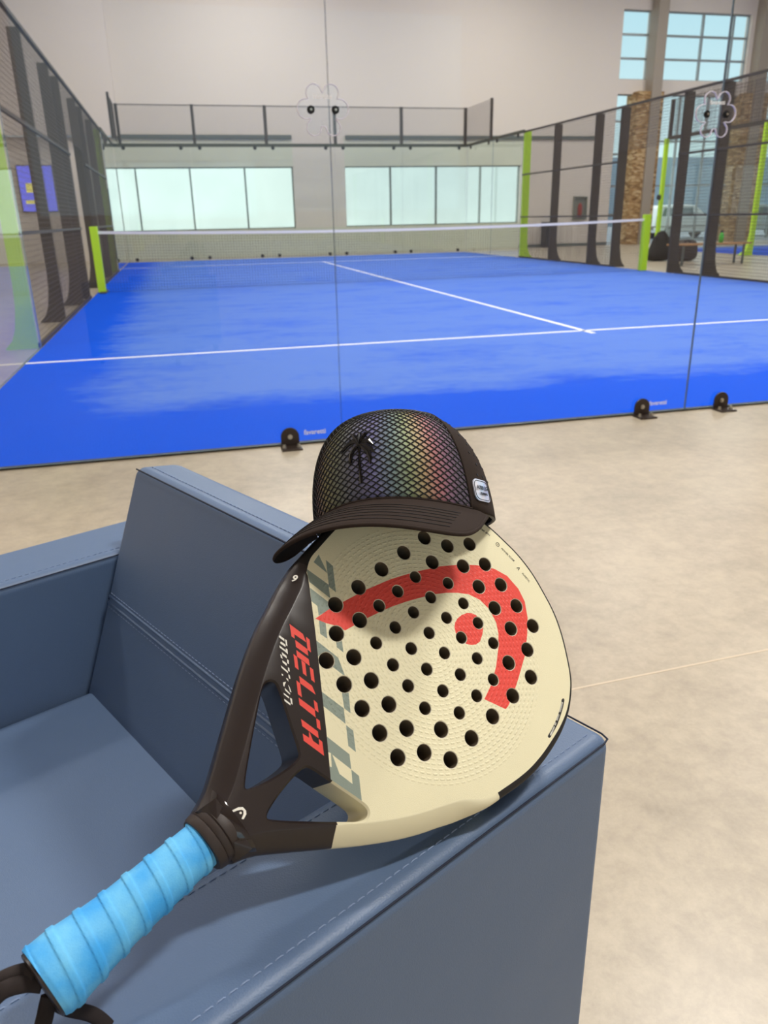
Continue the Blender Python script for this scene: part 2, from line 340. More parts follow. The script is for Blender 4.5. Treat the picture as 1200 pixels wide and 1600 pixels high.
# wire mesh
W2=.0022
def wires(axis,c,a0,a1,z0,z1,pitch=.05,w=W2):
    """a welded mesh sheet: upright wires and cross wires; axis 'y' runs along y at x=c"""
    mb=MB(); n=int(round((a1-a0)/pitch)); nz=int(round((z1-z0)/pitch))
    for i in range(n+1):
        a=a0+(a1-a0)*i/n
        lo,hi=((c-w,a-w,z0),(c+w,a+w,z1)) if axis=='y' else ((a-w,c-w,z0),(a+w,c+w,z1))
        mb.box(lo,hi)
    for i in range(nz+1):
        z=z0+(z1-z0)*i/nz
        lo,hi=((c-w,a0,z-w),(c+w,a1,z+w)) if axis=='y' else ((a0,c-w,z-w),(a1,c+w,z+w))
        mb.box(lo,hi)
    return mb
def side_fence(s,label):
    """s=+1 right side (x=10), -1 left side (x=0)"""
    X=10.03 if s>0 else -.03
    e=empty('mesh_fence',(X,10,0),label,'court fence')
    lx=0
    sheets=[(4.05,6.1),(6.1,8.3),(8.3,9.35),(11.4,12.4),(12.4,14.3),(14.3,15.95)] if s>0 else [(4.05,6.1),(6.1,8.1),(8.1,9.1),(11.2,12.2),(12.2,14.1),(14.1,15.95)]
    ww=.0023 if s>0 else .0014
    for a,b in sheets: wires('y',0,a+.01-10,b-.01-10,.04,2.98,w=ww).build('mesh_sheet',M_['wire'],e)
    wires('y',0,-.65 if s>0 else -.9,1.4 if s>0 else 1.2,2.2,2.98,w=ww).build('mesh_sheet',M_['wire'],e)
    for y in ((4.0,6.1,8.3,9.35,11.4,12.4,14.3,16.0) if s>0 else (4.0,6.1,8.1,9.1,11.2,12.2,14.1,16.0)):
        limep=y in (4.0,16.0)
        mb=MB(); hw=.025
        D=.19 if s>0 else .135
        prof=[(0.01,0),(D+.15,0),(D+.15,.012),(D+.085,.08),(D+.045,.18),(D+.012,.36),(D,.55),(D,2.99 if limep else 2.98),(.01,2.99 if limep else 2.98)]
        if s>0: to=lambda a,z,h:(a,h,z)
        else: to=lambda a,z,h:(-a,h,z)
        mb.prism(prof,to,y-10-hw,y-10+hw)
        o=mb.build('post',M_['lime'] if limep else M_['dark'],e,fixn=True)
        if limep: tag(o,'lime green post')
    mb=MB(); mb.box((-.02,-6,2.96),(.02,6,3.0)); mb.build('top_rail',M_['dark'],e)
    for z in (1.0,2.0):
        mb=MB()
        for a,b in ([(4.0,9.35),(11.4,16)] if s>0 else [(4.0,9.1),(11.2,16)]): mb.box((-.014,a-10,z-.016),(.014,b-10,z+.016))
        mb.build('cross_rail',M_['dark'],e)
    mb=MB(); mb.box((-.015,-6,.01),(.015,-.9,.045)); mb.box((-.015,1.2,.01),(.015,6,.045)); mb.build('bottom_rail',M_['dark'],e)
    return e
side_fence(1,'black wire mesh fence on broad posts along the right side of the blue court')
side_fence(-1,'black wire mesh fence on broad posts along the left side of the blue court')
# upper mesh of the far end
e=empty('upper_mesh_screen',(5,20.05,3),'dark wire mesh screen standing on top of the far glass wall','mesh screen')
wires('x',0,-4.85,4.98,.05,.98,w=.0022).build('mesh_sheet',M_['wire'],e)
wires('y',4.98,-1.95,-.05,.05,.98,w=.0022).build('mesh_sheet',M_['wire'],e)
wires('y',-4.88,-1.95,-.05,.05,.98,w=.004).build('mesh_sheet',M_['wire'],e)
for k in range(6):
    mb=MB(); x=-4.82+1.955*k; mb.box((x-.04,-.02,0),(x+.04,.05,1.0)); mb.build('post',M_['dark'],e)
for x in (-4.88,4.98):
    mb=MB(); mb.box((x-.03,-2.0,0),(x+.03,-1.92,1.0)); mb.build('post',M_['dark'],e)
mb=MB(); mb.box((-5.02,-.04,-.04),(5.02,.04,.04)); mb.build('rail',M_['darkgreen'],e)
for x in (-5.03,5.03):
    mb=MB(); mb.box((x-.03,-4.05,-.035),(x+.03,.04,.035)); mb.build('rail',M_['darkgreen'],e)
mb=MB(); mb.box((-4.85,-.012,.965),(4.98,.012,.99)); mb.build('top_wire',M_['wire'],e)
# net
e=empty('court_net',(5,10,0),'black court net with white top tape strung across the blue turf','court net')
def sag(x): return .95-.07*(1-(x/4.9)**2)
mb=MB(); w=.0014; n=215
for i in range(n+1):
    x=-4.9+9.8*i/n; mb.box((x-w,-w,.02),(x+w,w,sag(x)-.02))
for j in range(21):
    t=j/20
    for i in range(24):
        xa=-4.9+9.8*i/24; xb=-4.9+9.8*(i+1)/24
        za=.02+(sag(xa)-.05)*t; zb=.02+(sag(xb)-.05)*t
        mb.add([(xa,-w,za-w),(xb,-w,zb-w),(xb,w,zb-w),(xa,w,za-w),(xa,-w,za+w),(xb,-w,zb+w),(xb,w,zb+w),(xa,w,za+w)],[(0,3,2,1),(4,5,6,7),(0,1,5,4),(2,3,7,6)])
mb.build('netting',M_['netblack'],e)
mb=MB()
for i in range(24):
    xa=-4.9+9.8*i/24; xb=-4.9+9.8*(i+1)/24
    mb.add([(xa,-.008,sag(xa)-.042),(xb,-.008,sag(xb)-.042),(xb,.008,sag(xb)-.042),(xa,.008,sag(xa)-.042),(xa,-.008,sag(xa)),(xb,-.008,sag(xb)),(xb,.008,sag(xb)),(xa,.008,sag(xa))],[(0,3,2,1),(4,5,6,7),(0,1,5,4),(2,3,7,6)])
mb.build('top_tape',M_['tape'],e)
for sx in (-1,1):
    mb=MB(); mb.box((sx*4.93-.06,-.06,.015),(sx*4.93+.06,.06,1.02)); tag(mb.build('post',M_['lime'],e,bevel=.008),'lime green post')
mb=MB(); mb.box((-4.95,-.3,.017),(-4.85,.3,.03)); mb.build('base_plate',M_['dark'],e)

# ------------------------------------------------------------------ things around the far hall
# litter bin, fire extinguisher cabinet
e=empty('litter_bin',(13.6,YB-.3,0),'dark litter bin against the back wall beyond the right fence','bin')
mb=MB(); mb.box((-.2,-.2,0),(.2,.2,.74)); mb.build('body',M_['black'],e,bevel=.02); mb=MB(); mb.box((-.21,-.21,.74),(.21,.21,.8)); mb.build('lid',M_['doorblack'],e,bevel=.02)
e=empty('extinguisher_cabinet',(14.82,YB-.06,1.22),'small wall cabinet with a red fire extinguisher on the cream back wall','fire cabinet')
mb=MB(); mb.box((-.24,-.05,-.37),(.24,.055,-.33)); mb.box((-.24,-.05,.33),(.24,.055,.37)); mb.box((-.24,-.05,-.33),(-.2,.055,.33)); mb.box((.2,-.05,-.33),(.24,.055,.33)); mb.box((-.2,.03,-.33),(.2,.055,.33)); mb.build('frame',mat('cabinet_grey',(118,122,112),.5),e)
mb=MB(); mb.tube([(0,0,-.3),(0,0,.05),(0,0,.12),(0,0,.16)],[.075,.075,.05,.02],16); mb.build('cylinder',mat('extinguisher_red',(150,40,30),.4),e,smooth=True)
# bench with bottle
e=empty('bench',(12.2,11.1,0),'low wooden bench with thin dark legs beyond the right fence','bench')
mb=MB(); mb.box((-.95,-.17,.395),(.85,.17,.43)); mb.build('seat',mat('bench_wood',(172,128,84),.6,var=.1),e,bevel=.006)
for x in (-.75,.7):
    for y in (-.13,.13):
        mb=MB(); mb.box((x-.02,y-.02,0),(x+.02,y+.02,.395)); mb.build('leg',M_['mull'],e)
e=empty('water_bottle',(12.42,11.1,.43),'bright green water bottle standing on the wooden bench','bottle')
mb=MB(); mb.tube([(0,0,0),(0,0,.15),(0,0,.18),(0,0,.20)],[.045,.045,.03,.024],16); mb.build('body',mat('bottle_green',(70,200,60),.3),e,smooth=True)
mb=MB(); mb.tube([(0,0,.20),(0,0,.235),(0,0,.25)],[.03,.03,.015],12); mb.build('cap',M_['black'],e,smooth=True)
# bags
def bag(name,loc,size,m,label,taper,strap=True):
    e=empty(name,loc,label,'bag')
    bm=bmesh.new(); bmesh.ops.create_uvsphere(bm,u_segments=24,v_segments=14,radius=1)
    for v in bm.verts:
        x,y,z=v.co; f=lambda a:math.copysign(abs(a)**.6,a)
        h=(f(z)+1)/2; t=1-taper*h
        v.co=(f(x)*size[0]*t+.10*taper*math.sin(3*h),f(y)*size[1]*t,h*size[2]*(1+.08*math.sin(4*x+2*y)))
    me=bpy.data.meshes.new('body'); bm.to_mesh(me); bm.free(); me.materials.append(m)
    for p in me.polygons: p.use_smooth=True
    o=bpy.data.objects.new('body',me); COL.objects.link(o); o.parent=e
    if strap:
        mb=MB(); mb.tube([(math.cos(a)*size[0]*.35,-size[1]*.55,size[2]*(.72+.32*math.sin(a))) for a in [PI*i/14 for i in range(15)]],.015,8); mb.build('strap',m,e,smooth=True)
    return e
bag('black_bag',(12.02,12.75,0),(.36,.22,.62),mat('bag_black',(26,22,24),.8),'black slumped bag on the floor beyond the right fence',.62)
bag('brown_bag',(12.42,12.35,0),(.30,.2,.44),mat('bag_brown',(48,36,30),.8),'dark brown squared bag on the floor beside the black bag',.08)
# second court at the right
e=empty('neighbour_court',(15.3,15.75,0),'glass corner of the neighbouring court with two lime green posts','court corner')
for y,h in ((2.05,3.0),(-2.05,3.0)):
    mb=MB(); prof=[(-.02,0),(-.36,0),(-.36,.012),(-.22,.10),(-.15,.25),(-.12,.5),(-.12,h),(-.02,h)]
    mb.prism(prof,lambda a,z,t:(a,t,z),y-.05,y+.05); mb.build('post',M_['lime'],e,fixn=True)
mb=MB(); mb.disc((-.12,2.05,1.45),(-1,0,0),.07,.06,16); mb.build('hook',M_['black'],e)
mb=MB(); mb.box((0,-6,.02),(.012,2.05,2.97)); mb.build('glass_sheet',M_['farglass'],e)
mb=MB(); mb.box((-.05,-6,2.97),(.05,2.05,3.06)); mb.build('top_rail',M_['dark'],e)
mb=MB(); mb.box((-.03,2.0,3.0),(.05,2.08,4.0)); mb.build('corner_post',M_['dark'],e)
wires('y',0,-6,2.0,3.06,4.0,w=.003).build('mesh_sheet',M_['wire'],e)
mb=MB(); mb.box((.05,-9,.001),(9,2.2,.012)); mb.build('turf',M_['turf'],e)
# cars outdoors
def car(loc,rz,scale,body,label):
    e=empty('car',loc,label,'car'); e.rotation_euler=(0,0,rz); e.scale=(scale,)*3
    sil=[(-2.3,.45),(-2.33,.8),(-2.28,1.15),(-2.15,1.62),(-2.0,1.74),(-.6,1.78),(.1,1.72),(.85,1.18),(1.95,1.05),(2.25,.85),(2.3,.5),(2.2,.35),(-2.2,.35)]
    mb=MB(); mb.prism(sil,lambda a,z,h:(a,h,z),-.9,.9); mb.build('body',body,e,bevel=.10,seg=3,fixn=True)
    gl=mat('car_window',(70,92,100),.15,spec=.8)
    for (a,b) in ((-1.95,-1.1),(-1.0,-.05)):
        mb=MB(); q=[(a,1.2),(b+.05,1.2),(b-.02 if b<-.5 else b-.05,1.62),(a+.12,1.62)]
        mb.prism(q,lambda x,z,h:(x,h,z),-.915,-.88); mb.build('side_window',gl,e,fixn=True)
        mb=MB(); mb.prism(q,lambda x,z,h:(x,h,z),.88,.915); mb.build('side_window',gl,e,fixn=True)
    mb=MB(); mb.add([(.12,-.75,1.66),(.12,.75,1.66),(.84,.8,1.21),(.84,-.8,1.21)],[(0,1,2,3)]); mb.v=[(x+.03,y,z+.03) for x,y,z in mb.v]; mb.build('windscreen',gl,e)
    for x in (-1.4,1.42):
        for y in (-.86,.86):
            s=1 if y>0 else -1
            mb=MB(); mb.disc((x,y-.11*s,.36),(0,s,0),.36,.2,28); w_=mb.build('wheel',M_['black'],e,bevel=.03)
            mb=MB(); mb.disc((x,y+.09*s,.36),(0,s,0),.22,.02,18); 
            for k in range(5):
                a=2*PI*k/5; mb.tube([(x,y+.1*s,.36),(x+.2*math.cos(a),y+.11*s,.36+.2*math.sin(a))],.03,6)
            mb.build('rim',M_['alu'],w_)
    mb=MB(); mb.box((-2.34,-.75,.5),(-2.28,.75,.65)); mb.build('bumper',M_['mull'],e)
    for y0 in (-.8,.5):
        mb=MB(); mb.box((2.2,y0,.72),(2.28,y0+.3,.88)); mb.build('headlight',M_['tape'],e)
    return e
car((22.35,27.0,-.04),0,.76,mat('car_white',(238,244,246),.3,spec=.6),'white car parked outside the glazed front, behind the bags')
car((26.6,27.5,-.04),0,.74,mat('car_silver',(176,190,196),.3,metal=.3,spec=.6),'silver car parked outside at the right edge of the picture')
# left of the strip window: charcoal double door and a wall screen
e=empty('double_door',(-.45,YB-.05,0),'charcoal double door in the back wall behind the left mesh fence','door')
for x in (-.6,0):
    mb=MB(); mb.box((x/2+.005,.0,.02),(x/2+.295,.048,1.95)); d=mb.build('leaf',M_['doorblack'],e)
    mb=MB(); mb.box((-.06 if x<0 else .02,-.05,.9),(-.02 if x<0 else .06,0,1.15)); mb.build('handle',M_['steel'],d)
mb=MB(); mb.box((-.34,-.01,1.95),(.34,.048,2.0)); mb.box((-.34,-.01,0),(-.3,.048,1.95)); mb.box((.3,-.01,0),(.34,.048,1.95)); mb.build('frame',M_['dark'],e)
e=empty('wall_screen',(-2.33,YB-.04,2.02),'blue lit wall screen seen through the left mesh fence','screen')
mb=MB(); mb.box((-.48,-.02,-.62),(.48,.038,.62)); mb.build('casing',M_['black'],e)
mb=MB(); mb.box((-.46,-.025,-.6),(.46,-.02,.6)); mb.build('display',mat('screen_blue',(110,115,240),.4,emit=.7),e)
mb=MB(); mb.box((-.30,-.027,-.1),(-.1,-.025,.15)); mb.box((-.36,-.027,-.4),(.2,-.025,-.3)); mb.build('graphic',mat('screen_yellow',(215,205,110),.4,emit=.7),e)
# ------------------------------------------------------------------ armchair
TH=math.radians(27); A=Vector((math.cos(TH),math.sin(TH),0)); B=Vector((-math.sin(TH),math.cos(TH),0))
SO=Matrix(((A.x,B.x,0,1.59844),(A.y,B.y,0,-3.29687),(0,0,1,0),(0,0,0,1)))
ch=empty('armchair',label='blue-grey leather armchair with boxy arms, standing on the concrete floor in front',cat='armchair',M=SO)
ARM=.637
def rbox(name,lo,hi,m,par,bev,seg=4):
    mb=MB(); mb.box(lo,hi); return mb.build(name,m,par,bevel=bev,seg=seg)
def dashes(name,p0,p1,par,side,m=None,dl=.0062,gap=.0022,r=.00055):
    mb=MB(); p0=Vector(p0);p1=Vector(p1); L=(p1-p0).length; d=(p1-p0)/L; n=int(L/(dl+gap)); q=Vector(side)*.0004
    for i in range(n):
        a=p0+d*(i*(dl+gap)); b=a+d*dl
        mb.tube([a-q,a+d*.0012+q,b-d*.0012+q,b-q],r,5)
    return mb.build(name,m or M_['thread'],par)
def seamline(name,pts,par,r=.0009,m=None):
    mb=MB(); mb.tube(pts,r,6); return mb.build(name,m or M_['threaddark'],par,smooth=True)
near=rbox('armrest',(-.78,0,.06),(0,.113,ARM),M_['leather'],ch,.013,5)
dashes('stitching',(-.77,.0165,ARM),(-.012,.0165,ARM),near,(0,0,1)); dashes('stitching',(-.77,.100,ARM),(-.02,.100,ARM),near,(0,0,1))
seamline('piping',[(-.77,.0012,ARM-.0035),(-.012,.0012,ARM-.0035),(-.004,.003,ARM-.0035),(-.0012,.011,ARM-.0035),(-.0012,.1,ARM-.0035)],near)
far=rbox('armrest',(-.78,.705,.06),(0,.826,ARM),M_['leather'],ch,.013,5)
dashes('stitching',(-.77,.7215,ARM),(-.02,.7215,ARM),far,(0,0,1)); seamline('piping',[(-.77,.7062,ARM-.0035),(-.012,.7062,ARM-.0035)],far)
# backrest: leaning slab with a soft front
mb=MB(); prof=[(-.228,.385),(-.235,.43),(-.222,.465),(-.1115,.757),(-.048,.748),(-.020,.715),(-.004,.60),(-.002,.08),(-.20,.08)]
mb.prism(prof,lambda a,z,h:(a,h,z),.1165,.7015)
back=mb.build('backrest',M_['leather'],ch,bevel=.012,seg=5,fixn=True)
def fr(z,off=0): 
    t=(z-.465)/(.757-.465); x=-.222+t*(.222-.1115); return (x-off*.935,z+off*.354)
FN=(-.935,0,.354)
for z in (.5875,.5690):
    x,zz=fr(z,-.0002); dashes('stitching',(x,.124,zz),(x,.694,zz),back,FN,dl=.0058)
for z,r in ((.5825,.0022),(.5740,.0022)):
    x,zz=fr(z,-.0008); seamline('piping',[(x,.124+.57*i/20,zz) for i in range(21)],back,r,M_['leather'])
x,zz=fr(.5783,-.0014); seamline('seam',[(x,.122,zz),(x,.696,zz)],back,.0012)
seamline('seam',[(-.1125,.124,.7545),(-.1125,.694,.7545)],back,.0012)
nx=(.0635,.009)
dashes('stitching',(-.0935,.128,.7548),(-.0935,.69,.7548),back,(.14,0,.99),dl=.0058)
seat=rbox('seat',(-.77,.1165,.27),(-.205,.7015,.449),M_['leather'],ch,.022,5)
rbox('base',(-.76,.115,.07),(-.2,.703,.27),M_['leather'],ch,.008)
for a in (-.72,-.05):
    for b in (.05,.77):
        mb=MB(); mb.disc((a,b,0),(0,0,1),.018,.062,16,r2=.024); mb.build('leg',M_['black'],ch)

# ------------------------------------------------------------------ padel racket (local: u along the axis to the tip, v across, n out of the face; mm)
RO=Vector((1.4873462,-3.2587484,.7697709)); RU=Vector((.8246747,.5306712,.1957031)); RV=Vector((-.4835837,.4820718,.7305844)); RN=Vector((.2933572,-.6971333,.6541764))
RM=Matrix(((RU.x,RV.x,RN.x,RO.x),(RU.y,RV.y,RN.y,RO.y),(RU.z,RV.z,RN.z,RO.z),(0,0,0,1)))
RED =[[(-158.4,80.9),(-154.6,69.4),(-156.4,62.9),(-160.2,72.8),(-162.1,70.2),(-163.0,72.8)],[(-162.4,69.2),(-158.9,58.6),(-161.5,54.3),(-165.1,64.8)],[(-153.9,66.4),(-153.0,63.1),(-158.2,55.1),(-159.0,58.2)],[(-166.4,62.9),(-162.8,52.2),(-165.3,48.0),(-168.9,58.9)],[(-167.9,55.0),(-166.9,51.5),(-172.0,43.6),(-172.9,46.8)],[(-170.0,61.9),(-169.1,58.7),(-174.1,50.6),(-175.0,53.8)],[(-165.8,47.5),(-164.8,44.4),(-169.9,36.4),(-170.7,39.7)],[(-176.5,47.1),(-173.0,35.9),(-174.8,29.4),(-179.2,42.7)],[(-180.2,45.9),(-179.3,42.5),(-184.4,34.3),(-185.4,37.6)],[(-186.5,35.5),(-182.1,21.9),(-185.0,17.2),(-189.1,31.2)],[(-178.4,27.5),(-177.6,24.2),(-181.1,18.6),(-182.1,21.6)],[(-185.1,16.6),(-184.0,13.6),(-187.6,8.2),(-188.6,11.3)],[(-194.4,23.0),(-189.9,8.9),(-192.4,4.9),(-196.8,18.7)],[(-199.7,14.6),(-197.8,9.5),(-195.3,12.7),(-195.2,11.8),(-196.8,6.2),(-195.1,1.1),(-192.6,4.5),(-191.8,1.4),(-196.8,-6.5),(-202.2,10.5)]]
WHITE =[[(-170.5,79.8),(-168.7,74.5),(-169.8,72.9),(-171.5,78.6)],[(-172.7,74.5),(-171.9,74.3),(-170.7,70.6),(-171.7,69.3),(-173.3,73.4)],[(-168.5,73.9),(-167.8,72.8),(-170.2,68.9),(-170.6,70.1)],[(-174.8,73.0),(-173.2,67.6),(-174.0,66.5),(-175.6,71.4)],[(-172.0,68.4),(-171.7,67.0),(-173.6,64.1),(-174.1,66.7)],[(-176.4,68.1),(-175.2,63.9),(-176.1,62.2),(-177.4,66.0)],[(-178.2,67.6),(-177.8,66.1),(-178.9,63.9),(-179.5,65.2)],[(-176.3,61.9),(-175.9,60.4),(-177.5,58.1),(-178.0,59.5)],[(-179.7,63.2),(-178.5,59.5),(-179.6,57.9),(-180.5,61.9)],[(-182.9,60.9),(-181.3,54.6),(-182.1,53.3),(-183.6,59.4)],[(-179.4,56.9),(-179.1,55.6),(-180.4,53.6),(-180.9,54.8)],[(-182.3,52.8),(-182.0,51.4),(-183.3,49.2),(-183.8,50.4)],[(-186.3,56.1),(-185.6,55.2),(-186.3,54.1),(-186.7,55.0)],[(-185.3,51.9),(-184.6,50.2),(-185.6,48.7),(-185.7,50.9)],[(-189.1,50.6),(-187.1,49.6),(-189.1,48.6),(-190.4,47.6),(-190.3,49.1)],[(-187.2,47.2),(-187.3,45.2),(-188.5,41.5),(-189.1,42.4),(-188.0,44.9)],[(-190.6,46.8),(-190.3,44.9),(-189.8,41.6),(-190.4,40.8),(-191.4,45.2)],[(-193.4,44.7),(-191.9,39.9),(-192.7,39.2),(-194.0,43.7)],[(-195.6,41.2),(-194.0,35.9),(-194.8,34.9),(-196.4,39.9)],[(-191.8,39.2),(-191.0,37.8),(-193.3,34.3),(-193.6,35.6)],[(-270.9,6.9),(-267.6,6.8),(-263.9,5.8),(-261.4,3.9),(-261.1,0.9),(-262.2,-0.9),(-265.5,-2.2),(-266.4,-1.1),(-263.7,0.4),(-262.5,2.0),(-263.0,3.2),(-265.0,4.4),(-267.5,5.4),(-270.1,5.7)],[(-265.4,2.7),(-264.7,3.0),(-264.1,2.6),(-263.9,1.8),(-264.3,1.3),(-265.0,1.4),(-265.5,2.0)]]
GREY =[[(-103.6,110.8),(-106.6,97.7),(-107.3,95.1),(-111.2,108.2)],[(-101.3,104.2),(-99.5,97.4),(-111.3,79.5),(-113.4,85.9)],[(-119.8,107.4),(-112.5,87.6),(-118.5,78.5),(-124.5,97.7)],[(-127.1,93.9),(-121.3,75.8),(-124.8,71.8),(-135.3,73.0),(-131.2,79.5),(-132.9,84.9)],[(-137.3,70.3),(-134.3,65.5),(-140.9,55.6),(-143.2,61.6)],[(-149.2,60.4),(-143.0,39.8),(-147.2,26.8),(-148.2,28.0),(-150.9,36.5),(-155.5,50.9)],[(-136.3,50.3),(-132.2,47.5),(-137.0,40.3),(-138.8,46.4)],[(-169.9,28.9),(-163.6,9.2),(-169.6,-0.0),(-175.3,19.9)],[(-157.5,18.5),(-153.1,15.3),(-161.6,3.3),(-163.3,9.0)],[(-169.9,-0.8),(-168.0,-7.2),(-176.1,-19.5),(-177.9,-12.8)],[(-186.9,2.6),(-181.0,-17.6),(-186.6,-26.2),(-191.4,-9.8),(-191.6,-8.3),(-192.7,-6.5)],[(-191.6,-8.3),(-191.5,-9.9),(-195.5,-22.9),(-192.2,-34.0),(-186.6,-26.3),(-184.8,-33.1),(-195.9,-49.5),(-204.2,-23.0),(-198.0,-14.5),(-197.2,-15.9)]]
LOGO =[(-139.0,72.8),(-125.0,72.3),(-87.9,67.1),(-64.0,62.1),(-40.8,54.9),(-16.3,45.5),(2.7,35.8),(16.3,26.7),(29.6,14.5),(36.3,2.6),(37.5,-12.1),(34.4,-24.0),(25.9,-35.6),(13.6,-46.0),(-2.2,-56.9),(-21.8,-66.0),(-37.2,-72.6),(-47.2,-75.5),(-50.7,-75.6),(-61.3,-58.0),(-47.6,-53.9),(-33.1,-46.6),(-19.3,-36.8),(-10.1,-28.3),(-4.9,-20.2),(-2.1,-8.7),(-4.0,2.6),(-9.9,12.3),(-18.3,19.3),(-27.6,25.3),(-39.0,31.0),(-49.5,35.0),(-64.6,40.3),(-79.9,44.8),(-102.0,49.2),(-124.7,52.3),(-129.2,59.9),(-134.3,65.7)]
DOT =[(-42.2,-0.1),(-38.7,2.4),(-34.3,3.5),(-29.0,3.4),(-23.0,1.7),(-19.3,-1.2),(-17.2,-4.6),(-16.2,-9.0),(-16.9,-13.0),(-19.3,-16.3),(-23.3,-19.4),(-30.4,-22.7),(-35.4,-22.2),(-39.6,-19.9),(-42.7,-16.5),(-44.5,-13.0),(-45.3,-8.5),(-44.6,-4.2)]
PILL =[(2.8,-104.2),(3.5,-105.1),(2.9,-106.2),(-2.2,-109.0),(-7.4,-111.1),(-12.0,-112.8),(-18.8,-115.1),(-23.8,-116.1),(-29.4,-117.0),(-32.2,-117.5),(-33.7,-116.9),(-33.9,-115.4),(-32.5,-114.9),(-26.8,-114.1),(-19.4,-112.4),(-13.5,-110.7),(-7.5,-108.6),(-2.2,-106.1),(0.7,-104.2)]
HOLES=[(-10.9,72.5,6.1),(3.6,55.2,6.1),(24.5,44.6,6.1),(-37.3,72.8,6.1),(-19.8,52.3,6.1),(3.9,33.4,6.1),(24.4,22.7,6.1),(-64.8,72.8,6.1),(-42.8,51.3,5.0),(-20.0,30.4,5.0),(3.8,11.6,6.1),(24.6,0.5,6.1),(-92.2,72.3,6.1),(-65.2,51.0,5.0),(-42.9,30.6,5.0),(-20.0,9.5,5.0),(3.5,-10.7,6.1),(24.2,-21.8,6.1),(-117.9,72.2,6.1),(-87.3,51.0,5.0),(-109.1,51.6,6.1),(-65.1,30.2,5.0),(-42.6,9.7,5.0),(-20.2,-10.5,5.0),(3.9,-32.5,6.1),(25.0,-43.9,6.1),(-132.1,54.4,6.1),(-87.3,30.2,5.0),(-65.1,9.7,5.0),(-42.8,-10.2,5.0),(-20.2,-31.2,5.0),(4.3,-54.9,6.1),(-151.9,43.5,6.1),(-132.2,32.7,6.1),(-109.5,30.3,5.0),(-87.3,9.7,5.0),(-65.0,-10.2,5.0),(-42.7,-31.1,5.0),(-19.9,-51.5,6.1),(-10.4,-72.9,6.1),(-151.9,22.0,6.1),(-132.1,11.2,6.1),(-109.2,9.4,5.0),(-87.3,-10.2,5.0),(-65.3,-31.1,5.0),(-42.8,-52.2,5.0),(-36.9,-72.6,6.1),(-151.9,0.3,6.1),(-132.2,-10.5,6.1),(-109.6,-10.0,5.0),(-87.4,-30.9,5.0),(-65.0,-52.0,5.0),(-64.8,-72.2,6.1),(-152.2,-21.3,6.1),(-132.3,-32.3,6.1),(-109.5,-31.0,5.0),(-87.5,-51.8,5.0),(-92.4,-72.0,6.1),(-152.2,-43.0,6.1),(-132.6,-54.0,6.1),(-109.4,-50.9,6.1),(-118.4,-71.7,6.1)]
rk=empty('padel_racket',label='cream and black padel racket with pale blue grip, leaning on the armchair',cat='padel racket',M=RM)
mm=.001; TK=36.0
def cream():
    m=mat('racket_cream',(238,230,194),.5,spec=.35); nt=m.node_tree; b=nt.nodes['Principled BSDF']; N=nt.nodes.new; L=nt.links.new
    return m
def dimple(m):
    """embossed rows of short dashes running in rings round the middle of the face, plus a fine sandy grain"""
    nt=m.node_tree; b=nt.nodes['Principled BSDF']; N=nt.nodes.new; L=nt.links.new
    def ma(op,a,b_=None,c=None):
        n=N('ShaderNodeMath'); n.operation=op
        for i,x in enumerate((a,b_,c)):
            if x is None: continue
            if isinstance(x,(int,float)): n.inputs[i].default_value=x
            else: L(x,n.inputs[i])
        return n.outputs[0]
    tc=N('ShaderNodeTexCoord'); sx=N('ShaderNodeSeparateXYZ'); L(tc.outputs['Object'],sx.inputs[0])
    u=ma('ADD',sx.outputs['X'],.072); v=ma('MULTIPLY',sx.outputs['Y'],1.0)
    r=ma('SQRT',ma('ADD',ma('MULTIPLY',u,u),ma('MULTIPLY',v,v)))
    ring=ma('DIVIDE',r,.0036); rf=ma('FRACT',ring); ri=ma('FLOOR',ring)
    th=ma('ARCTAN2',v,u); cnt=ma('ROUND',ma('ADD',ma('MULTIPLY',ri,4.2),3.0))
    af=ma('FRACT',ma('ADD',ma('MULTIPLY',ma('DIVIDE',th,2*PI),cnt),ma('MULTIPLY',ri,.37)))
    def hump(x,c,w):
        d=ma('ABSOLUTE',ma('SUBTRACT',x,c)); q=N('ShaderNodeMapRange'); q.interpolation_type='SMOOTHSTEP'
        q.inputs['From Min'].default_value=w; q.inputs['From Max'].default_value=w*.45; L(d,q.inputs['Value']); return q.outputs[0]
    h=ma('MULTIPLY',hump(rf,.5,.24),hump(af,.5,.40))
    lim=N('ShaderNodeMapRange'); lim.inputs['From Min'].default_value=.104; lim.inputs['From Max'].default_value=.100; L(r,lim.inputs['Value'])
    h=ma('MULTIPLY',h,lim.outputs[0])
    n=N('ShaderNodeTexNoise'); n.inputs['Scale'].default_value=1500; L(tc.outputs['Object'],n.inputs['Vector'])
    hh=ma('ADD',h,ma('MULTIPLY',n.outputs['Fac'],.35))
    bp=N('ShaderNodeBump'); bp.inputs['Strength'].default_value=.42; bp.inputs['Distance'].default_value=.0012; L(hh,bp.inputs['Height']); L(bp.outputs[0],b.inputs['Normal'])
    return m
R_cream=dimple(cream()); R_red=dimple(mat('racket_red',(236,78,66),.5)); R_grey=dimple(mat('racket_sage',(140,152,140),.5))
R_creamrim=mat('racket_cream_rim',(234,226,192),.4,spec=.45)
R_black=mat('racket_black',(42,34,32),.32,spec=.5); R_txtred=mat('letter_red',(238,80,68),.45); R_white=mat('letter_white',(238,234,222),.45)
R_hole=mat('hole_core',(112,98,78),.85); R_bump=mat('bumper_black',(26,22,20),.6); R_holerim=mat('hole_rim',(215,208,186),.5)
MATS=[R_cream,R_red,R_grey,R_black,R_txtred,R_white,R_hole,R_bump,R_creamrim,R_holerim]
